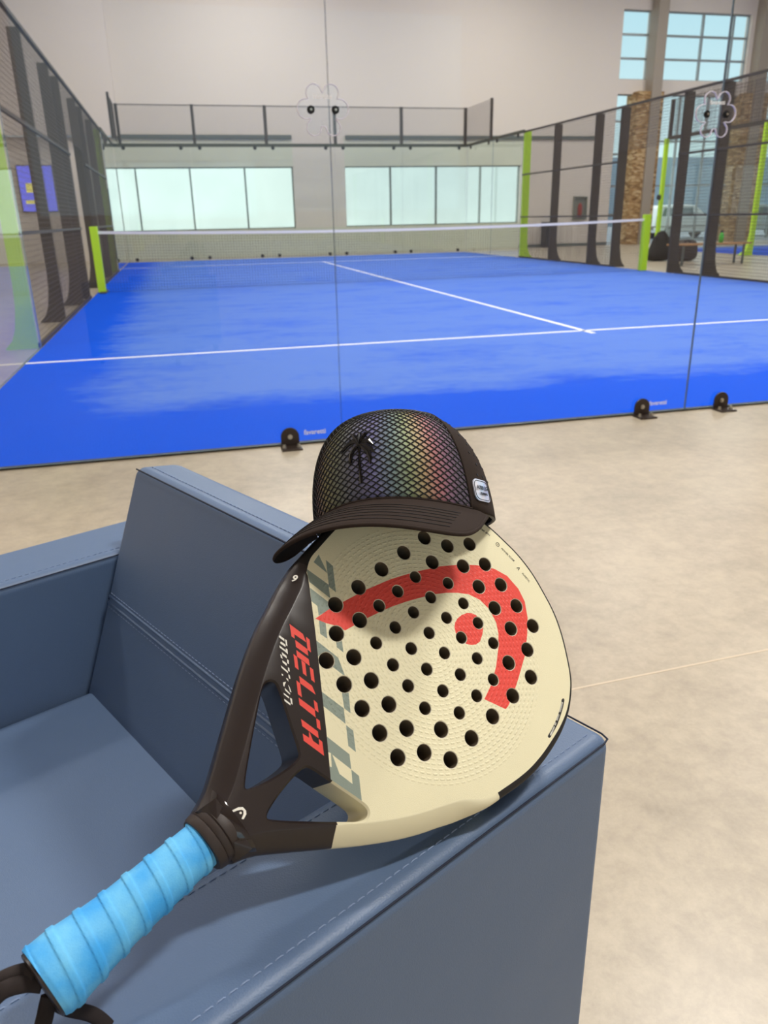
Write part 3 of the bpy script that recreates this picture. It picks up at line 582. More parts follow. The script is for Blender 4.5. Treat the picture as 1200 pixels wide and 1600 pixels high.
half=[(64,0),(63.4,12),(61.5,24),(56.5,46),(49,64),(38,82),(25,99),(12,109.5),(0,116.5),(-12,121),(-25,124.2),(-44,126.6),(-63,126.8),(-80,124.8),(-100,120.6),(-120,116),(-141,108.2),(-155,101.5),(-170,94.5),(-187,85),(-204,74),(-218,64),(-241,47),(-256,36),(-268,27.5),(-275,23.5),(-284,20)]
ctrl=half+[(u,-v) for u,v in half[:0:-1]]
def catmull(P,k=5,closed=True):
    out=[]; n=len(P)
    for i in range(n):
        p0,p1,p2,p3=[Vector(P[(i+j-1)%n]) for j in range(4)]
        for s in range(k):
            t=s/k; out.append(.5*((2*p1)+(-p0+p2)*t+(2*p0-5*p1+4*p2-p3)*t*t+(-p0+3*p1-3*p2+p3)*t**3))
    return out
# the collar end stays a straight cut: spline the open half then mirror
def open_spline(P,k=5):
    Q=[(P[1][0],-P[1][1])]+P+[P[-1]]; out=[]
    for i in range(1,len(Q)-2):
        p0,p1,p2,p3=[Vector(q) for q in Q[i-1:i+3]]
        for s in range(k):
            t=s/k; out.append(.5*((2*p1)+(-p0+p2)*t+(2*p0-5*p1+4*p2-p3)*t*t+(-p0+3*p1-3*p2+p3)*t**3))
    out.append(Vector(P[-1])); return out
hp=open_spline(half); OUT=[Vector((p.x,p.y)) for p in hp]+[Vector((p.x,-p.y)) for p in hp[:0:-1]]   # tip -> +v side -> collar -> -v side
NO=len(OUT)
def nrm(i):
    t=(OUT[(i+1)%NO]-OUT[i-1]).normalized(); return Vector((-t.y,t.x))  # inward for this winding
def sst(x,a,b): t=max(0,min(1,(x-a)/(b-a))); return t*t*(3-2*t)
def inset_d(u):
    d=3.0+2.6*sst(-u,-20,40)+8.4*sst(-u,108,140)-1.5*sst(-u,262,284); return d
def depth(u): return 3.2+1.0*sst(-u,-20,10)+6.5*sst(-u,108,140)-1.0*sst(-u,262,284)
def inpoly(p,poly):
    x,y=p[0],p[1]; c=False; n=len(poly); j=n-1
    for i in range(n):
        xi,yi=poly[i][0],poly[i][1]; xj,yj=poly[j][0],poly[j][1]
        if (yi>y)!=(yj>y) and x<(xj-xi)*(y-yi)/(yj-yi)+xi: c=not c
        j=i
    return c
BLACKP=[(-112,135),(-119.1,115.7),(-120.6,108.9),(-122.5,102),(-127.7,93.3),(-134.5,82.5),(-144.9,65.8),(-155.1,50.3),(-168.5,30),(-184,6.1),(-203.6,-22.5),(-212,-30),(-217.3,-38),(-217.3,-46),(-221,-50),(-228,-58),(-228,-110),(-320,-110),(-320,135)]
def chaikin(P,k=2):
    for _ in range(k):
        Q=[]
        for i in range(len(P)):
            a=Vector(P[i]); b=Vector(P[(i+1)%len(P)]); Q+=[a*.75+b*.25,a*.25+b*.75]
        P=Q
    return [Vector(p) for p in P]
WIN=chaikin([(-253.5,10.5),(-251.5,14.5),(-232,32),(-214,47.5),(-204,56.0),(-198,58),(-193.5,54.5),(-195.5,46),(-203,25.6),(-209.5,6.5),(-213,3.3),(-223.4,3.6),(-240,6.2)],2)
WIN2=[Vector((p.x,-p.y)) for p in WIN][::-1]
def grow(P,d):
    out=[]; n=len(P); ar=sum(P[i].x*P[(i+1)%n].y-P[(i+1)%n].x*P[i].y for i in range(n)); s=1 if ar>0 else -1
    for i in range(n):
        t=(P[(i+1)%n]-P[i-1]).normalized(); out.append(P[i]+Vector((t.y,-t.x))*d*s)
    return out
INS=[OUT[i]+nrm(i)*inset_d(OUT[i].x) for i in range(NO)]
def circ(c,r,n=28): return [Vector((c[0]+r*math.cos(2*PI*k/n),c[1]+r*math.sin(2*PI*k/n))) for k in range(n)]
holes=[circ(h,h[2]) for h in HOLES]
def plate(zn,front):
    """flat face with all holes, windows and (front) the printed graphics as real regions"""
    V=[];E=[]
    def loop(P,closed=True):
        o=len(V); V.extend([Vector((p[0],p[1])) for p in P]); n=len(P)
        E.extend([(o+i,o+(i+1)%n) for i in range(n if closed else n-1)])
    loop(INS)
    hr=[circ(h,h[2]+.45) for h in HOLES]
    for h in hr: loop(h)
    wf=[grow(WIN,1.4),grow(WIN2,1.4)]
    for w in wf: loop(w)
    if front:
        loop(BLACKP)
        for g in [LOGO,DOT,PILL]+GREY+RED+WHITE: loop(g)
    else: loop(BLACKP)
    r=geometry.delaunay_2d_cdt(V,E,[],0,1e-4)
    vs,fs=r[0],r[2]; VO=[];F=[];Mi=[]
    for f in fs:
        c=(vs[f[0]]+vs[f[1]]+vs[f[2]])/3
        if not inpoly(c,INS): continue
        skip=False
        for h,hh in zip(HOLES,hr):
            if abs(c.x-h[0])<8 and abs(c.y-h[1])<8 and inpoly(c,hh): skip=True;break
        if skip or inpoly(c,wf[0]) or inpoly(c,wf[1]): continue
        mi=0
        if inpoly(c,BLACKP):
            mi=3
            if front:
                if any(inpoly(c,p) for p in RED): mi=4
                elif any(inpoly(c,p) for p in WHITE): mi=5
        elif front:
            if inpoly(c,LOGO) or inpoly(c,DOT): mi=1
            elif inpoly(c,PILL): mi=7
            elif any(inpoly(c,p) for p in GREY): mi=2
        F.append(tuple(f)); Mi.append(mi)
    return vs,F,Mi,hr,wf
mb=MB()
for zn,front in ((0,True),(-TK,False)):
    vs,F,Mi,hr,wf=plate(zn,front); o=len(mb.v)
    mb.v+=[(p.x*mm,p.y*mm,zn*mm) for p in vs]
    for f,m_ in zip(F,Mi): mb.f.append(tuple(i+o for i in (f if front else f[::-1]))); mb.m.append(m_)
def rimmat(p):
    if p.y>0: return 7 if p.x>-119 else 3
    if p.x>-105: return 7
    return 8 if not inpoly(p,BLACKP) else 3
# rim profile
def ring(i):
    p=OUT[i]; n=nrm(i); d=inset_d(p.x); dp=depth(p.x); k=sst(-p.x,105,145)
    L=lambda a,b:a*(1-k)+b*k
    pr=[(d,0),(L(.45*d,.93*d),L(-.10*dp,-.02*dp)),(L(.15*d,.5*d),L(-.42*dp,-.5*dp)),(L(.02*d,.06*d),L(-.85*dp,-.93*dp)),(0,-dp-.8)]
    pr+= [(a,-TK-b) for a,b in pr[::-1]]
    return [((p+n*a).x*mm,(p+n*a).y*mm,b*mm) for a,b in pr]
rg=[ring(i) for i in range(NO)]; K=len(rg[0]); o=len(mb.v)
for r_ in rg: mb.v+=r_
for i in range(NO):
    j=(i+1)%NO; mid=(OUT[i]+OUT[j])/2
    if abs(mid.x+284)<.01: pass
    for k in range(K-1):
        mb.f.append((o+i*K+k,o+i*K+k+1,o+j*K+k+1,o+j*K+k)); mb.m.append(rimmat(mid))
def wall(P,outer,mat_fn,ch):
    n=len(P); o=len(mb.v)
    for q,z in ((outer,0),(P,-ch),(P,-TK+ch),(outer,-TK)): mb.v+=[(p[0]*mm,p[1]*mm,z*mm) for p in q]
    for i in range(n):
        j=(i+1)%n
        for k in range(3):
            mb.f.append((o+k*n+i,o+k*n+j,o+(k+1)*n+j,o+(k+1)*n+i)); mb.m.append(mat_fn((Vector(P[i])+Vector(P[j]))/2,k))
for h,hh in zip(holes,hr): wall(h,hh,lambda p,k:6 if k==1 else (9 if not inpoly(p,BLACKP) else 3),.5)
wall(WIN,wf[0],lambda p,k:3,1.5); wall(WIN2,wf[1],lambda p,k:3 if inpoly(p,BLACKP) else 8,1.5)
head=mb.build('head',MATS,rk,fixn=True,auto=34)
# grip, collar, butt, cord
def handle(prof,name,m,par,n=40,step=None,cv=0,ratio=.9):
    mb=MB(); rings=[]
    for (u,r) in prof:
        row=[]
        for k in range(n):
            a=2*PI*k/n; rr=r+(step(u,a) if step else 0)
            row.append((u*mm,(cv+rr*math.cos(a))*mm,(-18+rr*ratio*math.sin(a))*mm))
        rings.append(row)
    vs=[v for rw in rings for v in rw]; fs=[]
    for i in range(len(rings)-1):
        for k in range(n): fs.append((i*n+k,i*n+(k+1)%n,(i+1)*n+(k+1)%n,(i+1)*n+k))
    fs.append(tuple(range(n))[::-1]); fs.append(tuple((len(rings)-1)*n+k for k in range(n)))
    mb.add(vs,fs); return mb.build(name,m,par,fixn=True,auto=40)
PITCH=15.5
def spiral(u,a):
    x=((u+290)/PITCH+ (a-.9)/(2*PI))%1.0
    # overlapped edge of the wrap: a low step, then a shallow second ridge
    s=1.0*(1-sst(x,.0,.03)) if x<.5 else 0
    band=1.0*sst(x,.72,.75)
    return max(s,band)
def gr(u):
    pts=[(-399,20.8),(-396,22.0),(-386,21.8),(-370,19.6),(-352,17.6),(-318,16.4),(-300,15.6),(-286,15.2)]
    for (a,ra),(b,rb) in zip(pts,pts[1:]):
        if a<=u<=b: t=(u-a)/(b-a); return ra+(rb-ra)*t
    return 15.2
grip_m=mat('grip_sky_blue',(78,172,236),.6,spec=.3,bump=.12,bscale=900); 
def gripmat(m):
    nt=m.node_tree; b=nt.nodes['Principled BSDF']; N=nt.nodes.new; L=nt.links.new
    tc=N('ShaderNodeTexCoord'); n=N('ShaderNodeTexNoise'); n.inputs['Scale'].default_value=42; n.inputs['Detail'].default_value=4; L(tc.outputs['Object'],n.inputs['Vector'])
    r=N('ShaderNodeValToRGB'); L(n.outputs['Fac'],r.inputs['Fac']); e=r.color_ramp.elements
    e[0].position=.35; e[0].color=lin((66,166,236)); e[1].position=.68; e[1].color=lin((116,198,240)); L(r.outputs['Color'],b.inputs['Base Color'])
gripmat(grip_m)
prof=[(-399,19.2),(-399,20.8)]+[(-398.5+.6*i,gr(-398.5+.6*i)) for i in range(int((398.5-287)/.6)+1)]
grip=handle(prof,'grip',grip_m,rk,72,spiral,cv=1.2)
for p in grip.data.polygons: pass
handle([(-401,18.5),(-400.5,20.2),(-398,20.2)],'butt_cap',R_black,rk,40,cv=1.2)
rub=mat('collar_rubber',(50,40,36),.55)
handle([(-291,15.5),(-291,18.2),(-289.5,19.2),(-285.4,19.8),(-284.9,19.0),(-284.2,19.8),(-280.5,20.4),(-280,19.6),(-279.3,20.6),(-274.5,21.4),(-273.2,20.6),(-273.2,17)],'collar',rub,rk,48,cv=.6,ratio=.95)
mb=MB(); n=56; rows=[]
for u,rv,rn in ((-275.5,19,17),(-275.2,20.6,19.2),(-274.6,21.2,19.5),(-269.4,25.2,19.6),(-268.4,25.8,19.4),(-267.8,25.0,17.6)):
    for k in range(n):
        a=2*PI*k/n; f=lambda q:math.copysign(abs(q)**.76,q); mb.v.append((u*mm,(rv*f(math.cos(a)))*mm,(-18+rn*f(math.sin(a)))*mm))
for i in range(5):
    for k in range(n): mb.f.append((i*n+k,i*n+(k+1)%n,(i+1)*n+(k+1)%n,(i+1)*n+k)); mb.m.append(0)
mb.build('neck_tape',mat('glossy_tape',(34,27,26),.1,spec=.7),rk,fixn=True,auto=50)
cordm=mat('cord_brown_black',(36,26,24),.8)
def cord(pts,w,t):
    P=[Vector(p) for p in pts]; Q=[]
    n=len(P)
    for i in range(n-1):
        p0=P[max(i-1,0)];p1=P[i];p2=P[i+1];p3=P[min(i+2,n-1)]
        for s in range(8):
            q=s/8; Q.append(.5*((2*p1)+(-p0+p2)*q+(2*p0-5*p1+4*p2-p3)*q*q+(-p0+3*p1-3*p2+p3)*q**3))
    Q.append(P[-1]); mb=MB(); mb.tube([q*mm for q in Q],1,10,flat=(w*mm,t*mm)); return mb
wc=bpy.data.objects.new('wrist_cord',None); COL.objects.link(wc); wc.parent=rk
for pts,w,t in [([(-400,8,-16),(-403,14,-20),(-413,18.5,-22),(-424,19,-28),(-438,12,-40)],3.6,2.2),
                ([(-400,2,-16),(-406,8,-18),(-417,13,-20),(-432,9,-30),(-445,0,-45)],4.8,2.3),
                ([(-400,-6,-20),(-403,-9,-22),(-410,-16,-24),(-420,-24,-30)],4.8,2.3),
                ([(-400,-10,-24),(-396,-20,-32),(-388,-33,-37),(-385,-46,-40),(-386,-60,-42)],4.2,2.0)]:
    cord(pts,w,t).build('strand',cordm,wc,smooth=True)
i9=min(range(len(hp)),key=lambda i:abs(hp[i].x+131)); p9=OUT[i9]; t9=(OUT[i9+1]-OUT[i9-1]).normalized(); n9=nrm(i9); d9,dp9=inset_d(p9.x),depth(p9.x)
c9=Vector(((p9+n9*d9*.5).x*mm,(p9+n9*d9*.5).y*mm,-dp9*.5*mm)); y9=Vector((-n9.x*d9,-n9.y*d9,-dp9)).normalized(); x9=Vector((t9.x,t9.y,0)); z9=x9.cross(y9)
if z9.z<0: x9=-x9; z9=x9.cross(y9)
c9+=z9*.0008
X9=-y9; Y9=x9 if x9.x>0 else -x9; zo=z9.copy(); z9=X9.cross(Y9)
if z9.dot(zo)<0: X9=-X9; z9=-z9
c9+=zo*.0009
text('lettering','9',.0085,R_white,rk,Matrix(((X9.x,Y9.x,z9.x,c9.x),(X9.y,Y9.y,z9.y,c9.y),(X9.z,Y9.z,z9.z,c9.z),(0,0,0,1))),.0001,.0002)
# small prints on the face
def face_text(s,size,p,q,flip=False,m=None,dx=0):
    p=Vector(p);q=Vector(q); d=(q-p).normalized(); c=(p+q)/2; e=Vector((-d.y,d.x))
    M4=Matrix(((d.x*mm,e.x*mm,0,c.x*mm),(d.y*mm,e.y*mm,0,c.y*mm),(0,0,mm,.00012),(0,0,0,1)))
    return text('lettering',s,size,m or R_bump,rk,M4,.02,.02)
face_text('EXTREME SPIN',2.55,(42.4,56.0),(49.4,38.0)); face_text('POWER FOAM',2.5,(50.4,25),(53.4,7.5)); face_text('AUXETIC',2.5,(52.4,-3.5),(52.6,-14.8))
def icon(c,kind):
    mb=MB(); c=Vector(c)
    def ringp(r0,r1,n=20):
        vs=[(c.x*mm+r*mm*math.cos(2*PI*k/n),c.y*mm+r*mm*math.sin(2*PI*k/n),.00012) for r in (r0,r1) for k in range(n)]
        mb.add(vs,[(k,n+k,n+(k+1)%n,(k+1)%n) for k in range(n)])
    def poly(P): mb.add([((c.x+x)*mm,(c.y+y)*mm,.00012) for x,y in P],[tuple(range(len(P)))])
    if kind=='bolt': ringp(1.5,2.0); poly([(.9,.5),(-.1,-.1),(-.2,.6),(-1.0,-.4),(.1,.05),(.2,-.7)])
    if kind=='spin': ringp(1.3,1.9); ringp(.0,.6)
    if kind=='aux': poly([(1.6,.3),(-1.6,1.8),(-1.6,1.0),(.5,.1)]); poly([(1.6,.3),(1.4,-.3),(-1.6,-1.5),(-1.6,-.8)]); poly([(-.6,.3),(-.9,-.5),(-1.4,-.2)])
    return mb.build('print_mark',R_bump,rk)
icon((49.8,28.9),'bolt'); icon((41.6,59.6),'spin'); icon((52.2,.9),'aux')
# the little dark strip by the rim carries light lettering
PCV=[(1.8,-105.1),(-5,-108.2),(-13,-111.1),(-20.1,-113.4),(-26.9,-115.4),(-32.4,-116.6)]
def along(t):
    x=t*(len(PCV)-1); i=min(int(x),len(PCV)-2); a=Vector(PCV[i]);b=Vector(PCV[i+1]); return a+(b-a)*(x-i)
mb=MB()
for i in range(34):
    if i in (9,10,17,18,22): continue
    t=.07+.87*i/33; c=along(t); d=(along(min(1,t+.02))-along(max(0,t-.02))).normalized(); e=Vector((-d.y,d.x)); h=(.85,.6,.85,.75)[i%4]; w=.27
    mb.add([((c+d*w*a+e*h*b).x*mm,(c+d*w*a+e*h*b).y*mm,.00012) for a,b in ((-1,-1),(1,-1),(1,1),(-1,1))],[(0,1,2,3)])
mb.build('fine_print',R_white,rk)
LAMPS=[(4.6,-4.6,470),(6.5,1.2,520),(-3,2.5,220),(4,7,260),(11,6,230),(4,13,250),(11,12,240),(4,18.5,210),(11,18,230),(18,8,200),(18,17,250),(0,18,80)]; WORLD_S=1.3; EXPO=0.09
# ------------------------------------------------------------------ cap (local: y forward over the brim, z up, x to the wearer's right)
CAPK=.93; CAM0=Vector((1.26507198,-3.80310468,1.07313332))
CAPC=Vector((1.4524411,-3.1403614,.7970664)); CAPYAW,CAPPITCH,CAPROLL=.2995853,.4716099,.2620428
vd=Vector((CAM0.x-CAPC.x,CAM0.y-CAPC.y,0)).normalized(); lft=Vector((vd.y,-vd.x,0))
fw=(vd*math.cos(CAPYAW)+lft*math.sin(CAPYAW)).normalized(); xr=fw.cross(Vector((0,0,1)))
CAPC=Vector((1.4394,-3.1868,.8164))
CM=Matrix(((xr.x,fw.x,0,CAPC.x),(xr.y,fw.y,0,CAPC.y),(0,0,1,CAPC.z),(0,0,0,1)))@Matrix.Rotation(CAPROLL,4,'Y')@Matrix.Rotation(CAPPITCH,4,'X')@Matrix.Scale(CAPK,4)
cap=empty('trucker_cap',label='dark brown baseball cap with shimmering netted front, perched on top of the racket',cat='cap',M=CM)
CA,CB,CH=.0921,.0846,.1008
ARCH=2.067; ZF=.01096
def zbot(x,y):
    """lower edge of the crown: arches up over the brim at the front, level round the back"""
    f=sst(y,-.02,.05)
    return (ZF-ARCH*x*x)*f+(1-f)*(-.004)
def crown(phi,th,off=0):
    fr_=.5+.5*math.cos(phi)
    e1=.50*fr_+.80*(1-fr_); e2=.86*fr_+.92*(1-fr_)
    bx,by=-CB*math.sin(phi),CA*math.cos(phi)
    c=max(0,math.cos(th))**e1; s=max(0,math.sin(th))**e2
    z0=zbot(bx,by); z=z0+(CH-z0)*s
    lean=.010*s
    p=Vector((bx*c,by*c+lean,z))
    if off:
        d=1e-3
        a=crown(phi+d,th)-crown(phi-d,th); b=crown(phi,min(th+d,1.56))-crown(phi,max(th-d,0)); n=b.cross(a)
        if n.length>0:
            n.normalize()
            if n.dot(p-Vector((0,0,.03)))<0: n=-n
            p=p+n*off
    return p
FP=math.radians(66)
def shell(p0,p1,nphi,nth,mats,name,attr=False,cut=None,thick=.0016):
    V=[];F=[];AT=[]
    for i in range(nphi+1):
        ph=p0+(p1-p0)*i/nphi
        for j in range(nth+1):
            th=(PI/2)*(j/nth); V.append(crown(ph,th)); AT.append(ph)
    for i in range(nphi):
        for j in range(nth):
            a=i*(nth+1)+j; q=(a+nth+1,a+nth+2,a+1,a)
            if cut and cut(sum((V[k] for k in q),Vector())/4,(AT[a]+AT[a+nth+1])/2): continue
            F.append(q)
    me=bpy.data.meshes.new(name); me.from_pydata([tuple(v) for v in V],[],F); me.update(); me.materials.append(mats)
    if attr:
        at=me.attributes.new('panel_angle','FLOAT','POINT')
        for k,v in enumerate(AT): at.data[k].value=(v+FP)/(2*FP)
    for p in me.polygons: p.use_smooth=True
    o=bpy.data.objects.new(name,me); COL.objects.link(o); o.parent=cap
    s=o.modifiers.new('s','SOLIDIFY'); s.thickness=thick; s.offset=1 if False else -1
    return o
cloth=mat('cap_cloth',(50,40,35),.85,spec=.15,bump=.15,bscale=2600)
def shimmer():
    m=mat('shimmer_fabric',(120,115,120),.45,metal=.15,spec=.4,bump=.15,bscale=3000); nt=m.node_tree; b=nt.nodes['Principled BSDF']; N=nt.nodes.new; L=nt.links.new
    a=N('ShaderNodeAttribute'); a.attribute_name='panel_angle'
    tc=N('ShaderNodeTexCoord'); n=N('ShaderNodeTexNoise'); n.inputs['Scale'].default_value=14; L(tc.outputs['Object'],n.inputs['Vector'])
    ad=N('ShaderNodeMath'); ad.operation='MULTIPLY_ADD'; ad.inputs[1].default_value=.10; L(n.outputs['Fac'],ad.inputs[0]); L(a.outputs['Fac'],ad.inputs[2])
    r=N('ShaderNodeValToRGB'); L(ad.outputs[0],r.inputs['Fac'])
    st=[(0,(70,62,58)),(.10,(96,80,78)),(.20,(134,106,106)),(.29,(140,134,100)),(.38,(118,124,108)),(.48,(112,112,136)),(.57,(122,120,166)),(.66,(118,138,140)),(.72,(138,150,112)),(.78,(164,142,104)),(.84,(170,112,112)),(.90,(138,104,124)),(1,(112,100,116))]  # iridescent sheen put into the base colour as fixed bands across the panel
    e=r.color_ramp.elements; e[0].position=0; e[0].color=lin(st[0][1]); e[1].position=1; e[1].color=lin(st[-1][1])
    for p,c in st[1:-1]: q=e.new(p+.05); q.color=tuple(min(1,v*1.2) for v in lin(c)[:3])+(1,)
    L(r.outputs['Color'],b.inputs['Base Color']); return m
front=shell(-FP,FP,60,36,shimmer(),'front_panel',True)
def backcut(c,ph):
    d=abs(((ph+PI)%(2*PI))-PI); d=PI-d   # angle away from straight back
    return c.z<.040 and (d*.085)**2+(c.z)**2<.036**2
side=shell(FP,2*PI-FP,110,36,cloth,'side_panels',cut=backcut)
# net over the front panel: two families of cords that lie on the panel
def th_of_s():
    tab=[]; s=0; prev=crown(0,0)
    for k in range(1,401):
        th=PI/2*k/400; p=crown(0,th); s+=(p-prev).length; prev=p; tab.append((s,th))
    return tab
TAB=th_of_s(); SMAX=TAB[-1][0]
def th_at(s):
    lo,hi=0,len(TAB)-1
    if s<=0: return 0
    while lo<hi:
        m=(lo+hi)//2
        if TAB[m][0]<s: lo=m+1
        else: hi=m
    return TAB[lo][1]
DW,DH=.0090,.0056; RR=.088
mb=MB(); slope=DW/DH; nk=int((2*FP*RR+SMAX*slope)/DW)+2
for fam in (1,-1):
    for k in range(-nk,nk+1):
        pts=[]; 
        for j in range(141):
            s=SMAX*.86*j/140; a=k*DW+fam*s*slope
            # keep the cells the same size as the crown draws in
            ph=a/RR
            if abs(ph)<=FP: pts.append(crown(ph,max(.004,th_at(s)),.0005))
            elif pts: break
        if len(pts)>3: mb.tube(pts,.00058,4,caps=False)
net=mb.build('net',mat('net_black',(14,12,13),.6),front,smooth=True)
for sg in (1,-1):
    mb=MB(); mb.tube([crown(sg*(FP+.004),PI/2*.97*j/40,.0004) for j in range(41)],.0012,8); mb.build('panel_seam',cloth,cap,smooth=True)
mb=MB(); mb.tube([crown(-FP+2*FP*j/50,.004,.0006) for j in range(51)],.0011,8); mb.build('brim_seam',cloth,cap,smooth=True)
# brim
def brim(s,t,dz=0):
    ph=-s*FP*1.08; rx,ry=-CB*math.sin(ph)*1.005,CA*math.cos(ph)*1.005
    so=math.sin(s*PI/2); ox=.090*so; oy=.036+(CA+.0534-.036)*max(0,math.cos(s*PI/2))**.45
    x=rx+(ox-rx)*t; y=ry+(oy-ry)*t
    z=ZF+.0005-ARCH*x*x*(1+.0*t)-BDROP*t*t*(oy-ry) - BTILT*(y-ry)
    return Vector((x,y,z+dz))
BDROP,BTILT=.195,.315
ns,nt_=60,16; V=[];F=[]
S=[math.sin(PI/2*(-1+2*i/ns))*.0+(-1+2*i/ns) for i in range(ns+1)]
for layer in (0,1):
    for i in range(ns+1):
        for j in range(nt_+1):
            V.append(tuple(brim(S[i],j/nt_,-.003*layer)))
W_=(nt_+1); o2=(ns+1)*W_
for i in range(ns):
    for j in range(nt_):
        a=i*W_+j; F.append((a,a+1,a+W_+1,a+W_)); F.append((o2+a,o2+a+W_,o2+a+W_+1,o2+a+1))
    a=i*W_+nt_; F.append((a,o2+a,o2+a+W_,a+W_)); a=i*W_; F.append((a,a+W_,o2+a+W_,o2+a))
mb=MB(); mb.add(V,F); bo=mb.build('brim',cloth,cap,fixn=True,auto=60)
for k in range(6):
    t=.40+.095*k; lim=.80-.02*k
    mb=MB(); mb.tube([brim(-lim+2*lim*i/60,t,.0002) for i in range(61)],.00042,5); mb.build('stitch_row',mat('cap_thread',(22,17,16),.8) if k==0 else bpy.data.materials['cap_thread'],bo,smooth=True)
mb=MB(); mb.tube([brim(-1+2*i/80,.99,-.0015) for i in range(81)],.0018,8); mb.build('edge_binding',cloth,bo,smooth=True)
# strap across the back opening
mb=MB(); mb.tube([Vector((-(CB-.002)*math.sin(a),(CA-.002)*math.cos(a),.006)) for a in [PI-.5+1.0*i/20 for i in range(21)]],1,8,flat=(.0012,.008)); mb.build('back_strap',M_['black'],cap,smooth=True)
mb=MB(); mb.tube([crown(FP+(2*PI-2*FP)*i/90,.003,-.002) for i in range(91)],.0016,6); mb.build('sweatband',M_['black'],cap,smooth=True)
# perforations in the side panel
mb=MB()
for i in range(9):
    for j in range(9):
        ph=math.radians(80+8*i+(4 if j%2 else 0)); th=.30+.115*j
        if ph>math.radians(150): continue
        c=crown(ph,th,.0002); n=(crown(ph,th,.002)-crown(ph,th,.0002)).normalized(); mb.disc(c-n*.0004,n,.0013,.0006,8)
mb.build('perforations',M_['black'],side)
# palm emblem
def on_front(x,z,off=.0010):
    lo,hi=0,PI/2
    for _ in range(22):
        m=(lo+hi)/2
        if crown(0,m).z<z: lo=m
        else: hi=m
    r=crown(0,lo); return crown(-x/.088,lo,off)
gloss=mat('palm_gloss_black',(5,5,6),.12,spec=.5)
PX,PZ0,SCL=0.0,.026,.00112
mb=MB()
def strip(C,wd,th=.0010):
    top=[];bot=[]
    n=len(C)
    for i,(x,z) in enumerate(C):
        d=Vector((C[min(i+1,n-1)][0]-C[max(i-1,0)][0],C[min(i+1,n-1)][1]-C[max(i-1,0)][1])).normalized(); e=Vector((-d.y,d.x)); w=wd[i]
        for s,l in ((1,top),(-1,bot)): l.append((x+e.x*w*s,z+e.y*w*s))
    vs=[]; 
    for off in (.0002,.0014):
        vs+=[on_front(a*SCL,PZ0+b*SCL,off) for a,b in top]+[on_front(a*SCL,PZ0+b*SCL,off) for a,b in bot]
    # crowned middle line
    mid=[on_front(x*SCL,PZ0+z*SCL,.0022) for x,z in C]; o=len(vs); vs+=mid
    fs=[]
    for i in range(n-1):
        t0,b0=2*n+i,3*n+i
        fs+=[(t0,t0+1,o+i+1,o+i),(o+i,o+i+1,b0+1,b0),(i,i+1,t0+1,t0),(n+i+1,n+i,b0,b0+1)]
    mb.add(vs,fs)
strip([(0,0),(.1,8),(.0,16),(-.2,24),(0,30)],[1.5,.95,.85,.8,1.0])
hub=(0,31)
fr_=[[(0,0),(4,3.5),(9,3.6),(14,1.0),(17,-3)],[(0,0),(4,-2),(7.5,-6),(8.5,-11),(8.0,-15)],[(0,0),(3,5),(5.5,8),(9,10.5)],[(0,0),(-2,5),(-5,8),(-8,8.6)],[(0,0),(-5,2.5),(-9,2.0),(-13,-2)],[(0,0),(-4,-3),(-8,-7),(-9.5,-13),(-9,-17)],[(0,0),(-6,-1),(-11,-5),(-14,-9)],[(0,0),(1,4),(0,9)]]
for f in fr_:
    n=len(f); C=[(hub[0]+x,hub[1]+z) for x,z in f]
    strip(C,[.7]+[2.0-1.0*abs(i/(n-1)-.4) for i in range(1,n-1)]+[.15])
mb.build('palm_emblem',gloss,front,fixn=True,auto=25)
# badge on the side panel
def badge_pt(a,b,off):
    ph=math.radians(80)+a/.088; lo,hi=0,PI/2; z=.017+b
    for _ in range(22):
        m=(lo+hi)/2
        if crown(ph,m).z<z: lo=m
        else: hi=m
    return crown(ph,lo,off)
bw,bh,br=.0145,.0100,.0065; P=[]
for cx,cy,a0 in ((bw-br,bh-br,0),(-bw+br,bh-br,PI/2),(-bw+br,-bh+br,PI),(bw-br,-bh+br,1.5*PI)):
    for k in range(8): a=a0+PI/2*k/7; P.append((cx+br*math.cos(a),cy+br*math.sin(a)))
mb=MB(); n=len(P); vs=[badge_pt(a,b,.0004) for a,b in P]+[badge_pt(a,b,.0016) for a,b in P]+[badge_pt(0,0,.0017)]
mb.add(vs,[(k,(k+1)%n,n+(k+1)%n,n+k) for k in range(n)]+[(n+k,n+(k+1)%n,2*n) for k in range(n)])
def pearl():
    m=mat('badge_pearl',(228,230,240),.25,metal=.25,spec=.6); nt=m.node_tree; b=nt.nodes['Principled BSDF']; N=nt.nodes.new; L=nt.links.new
    tc=N('ShaderNodeTexCoord'); n=N('ShaderNodeTexNoise'); n.inputs['Scale'].default_value=60; L(tc.outputs['Object'],n.inputs['Vector'])
    r=N('ShaderNodeValToRGB'); L(n.outputs['Fac'],r.inputs['Fac']); e=r.color_ramp.elements; e[0].position=.35; e[0].color=lin((190,215,248)); e[1].position=.65; e[1].color=lin((244,234,240)); L(r.outputs['Color'],b.inputs['Base Color']); return m
bd=mb.build('badge',pearl(),side,fixn=True)
mb=MB(); mb.tube([badge_pt(a*.90,b*.86,.0017) for a,b in P]+[badge_pt(P[0][0]*.90,P[0][1]*.86,.0017)],.00028,5); mb.build('badge_border',M_['black'],bd)
c0=badge_pt(0,0,.0023); tx=(badge_pt(.004,0,.002)-badge_pt(-.004,0,.002)).normalized(); tz=(badge_pt(0,.004,.002)-badge_pt(0,-.004,.002)).normalized(); tn=tx.cross(tz).normalized(); tz=tn.cross(tx)
def badge_text(s,size,dz):
    c=c0+tz*dz; text('lettering',s,size,M_['black'],bd,Matrix(((tx.x,tz.x,tn.x,c.x),(tx.y,tz.y,tn.y,c.y),(tx.z,tz.z,tn.z,c.z),(0,0,0,1))),.00005,.00018)
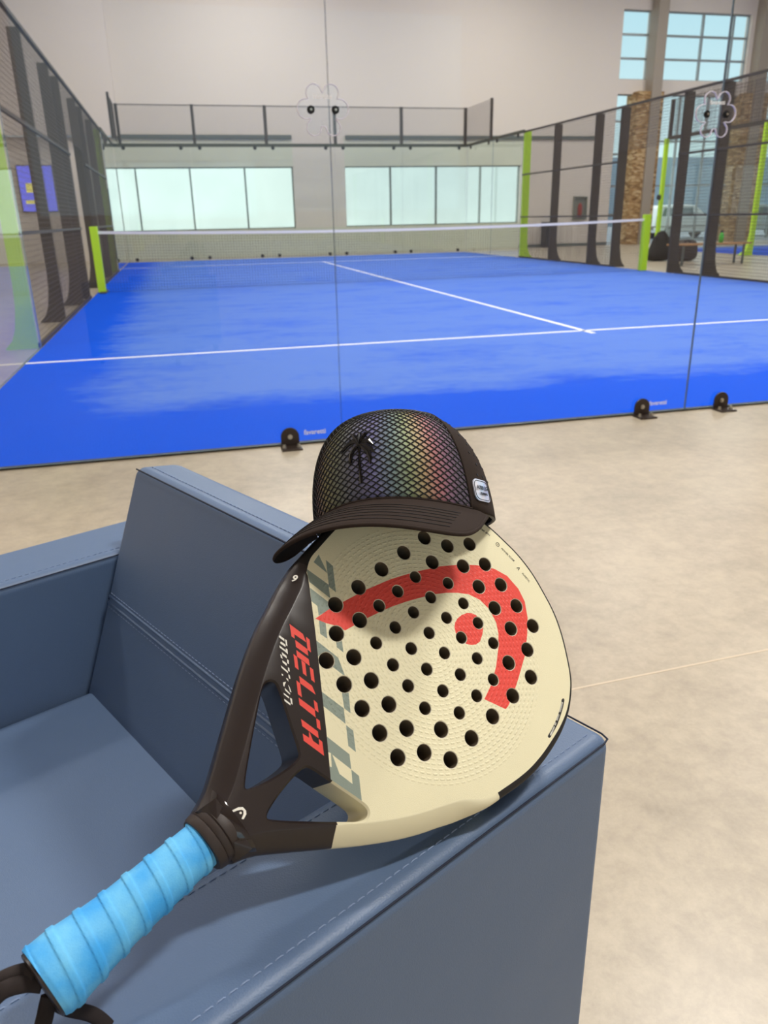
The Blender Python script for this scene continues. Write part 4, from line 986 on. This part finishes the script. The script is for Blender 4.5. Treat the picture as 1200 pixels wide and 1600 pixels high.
badge_text('ALTER EGO',.0048,.0018); badge_text('RUNNING',.0030,-.0035)

# ------------------------------------------------------------------ light and camera
def lamp(name,loc,size,power,color=(1,1,1),rot=(0,0,0)):
    l=bpy.data.lights.new(name,'AREA'); l.shape='RECTANGLE'; l.size,l.size_y=size; l.energy=power; l.color=color
    o=bpy.data.objects.new(name,l); COL.objects.link(o); o.location=loc; o.rotation_euler=rot; return o
for x,y,p in LAMPS:
    lamp('ceiling_lamp',(x,y,8.5),(1.5,.5),p,(1,.965,.905))
w=bpy.data.worlds.new('World'); SC.world=w; w.use_nodes=True; nt=w.node_tree; bg=nt.nodes['Background']
tc=nt.nodes.new('ShaderNodeTexCoord'); sx=nt.nodes.new('ShaderNodeSeparateXYZ'); r=nt.nodes.new('ShaderNodeValToRGB'); mr=nt.nodes.new('ShaderNodeMapRange')
nt.links.new(tc.outputs['Generated'],sx.inputs[0]); mr.inputs['From Min'].default_value=-.1; mr.inputs['From Max'].default_value=.6; nt.links.new(sx.outputs['Z'],mr.inputs['Value']); nt.links.new(mr.outputs[0],r.inputs['Fac'])
e=r.color_ramp.elements; e[0].color=(.80,.90,.88,1); e[1].color=(1.5,1.5,1.5,1); q=e.new(.42); q.color=(.46,.68,.78,1)
nt.links.new(r.outputs['Color'],bg.inputs['Color']); bg.inputs['Strength'].default_value=WORLD_S
cd=bpy.data.cameras.new('camera'); cam=bpy.data.objects.new('camera',cd); COL.objects.link(cam)
cd.sensor_fit='VERTICAL'; cd.sensor_height=36; cd.lens=1208.35/1600*36; cd.clip_start=.05; cd.clip_end=300
X=Vector((0.96800124,0.1069145,-0.22703059)); 
Rm=Matrix(((0.96800124,0.1069145,-0.22703059),(-0.25018124,0.3406082,-0.90630867),(-0.01956906,0.93410671,0.35645716)))
Rm=Rm.to_quaternion().normalized().to_matrix().to_4x4(); cam.matrix_world=Matrix.Translation((1.26507198,-3.80310468,1.07313332))@Rm
cd.dof.use_dof=True; cd.dof.focus_distance=.66; cd.dof.aperture_fstop=13.5
SC.camera=cam
SC.view_settings.view_transform='Standard'; SC.view_settings.look='None'; SC.view_settings.gamma=1; SC.view_settings.use_curve_mapping=False
SC.view_settings.exposure=EXPO
SC.cycles.use_denoising=True
try: SC.cycles.denoiser='OPENIMAGEDENOISE'
except Exception: pass
SC.cycles.max_bounces=8; SC.cycles.transparent_max_bounces=24; SC.cycles.sample_clamp_indirect=6
SC.cycles.caustics_reflective=False; SC.cycles.caustics_refractive=False
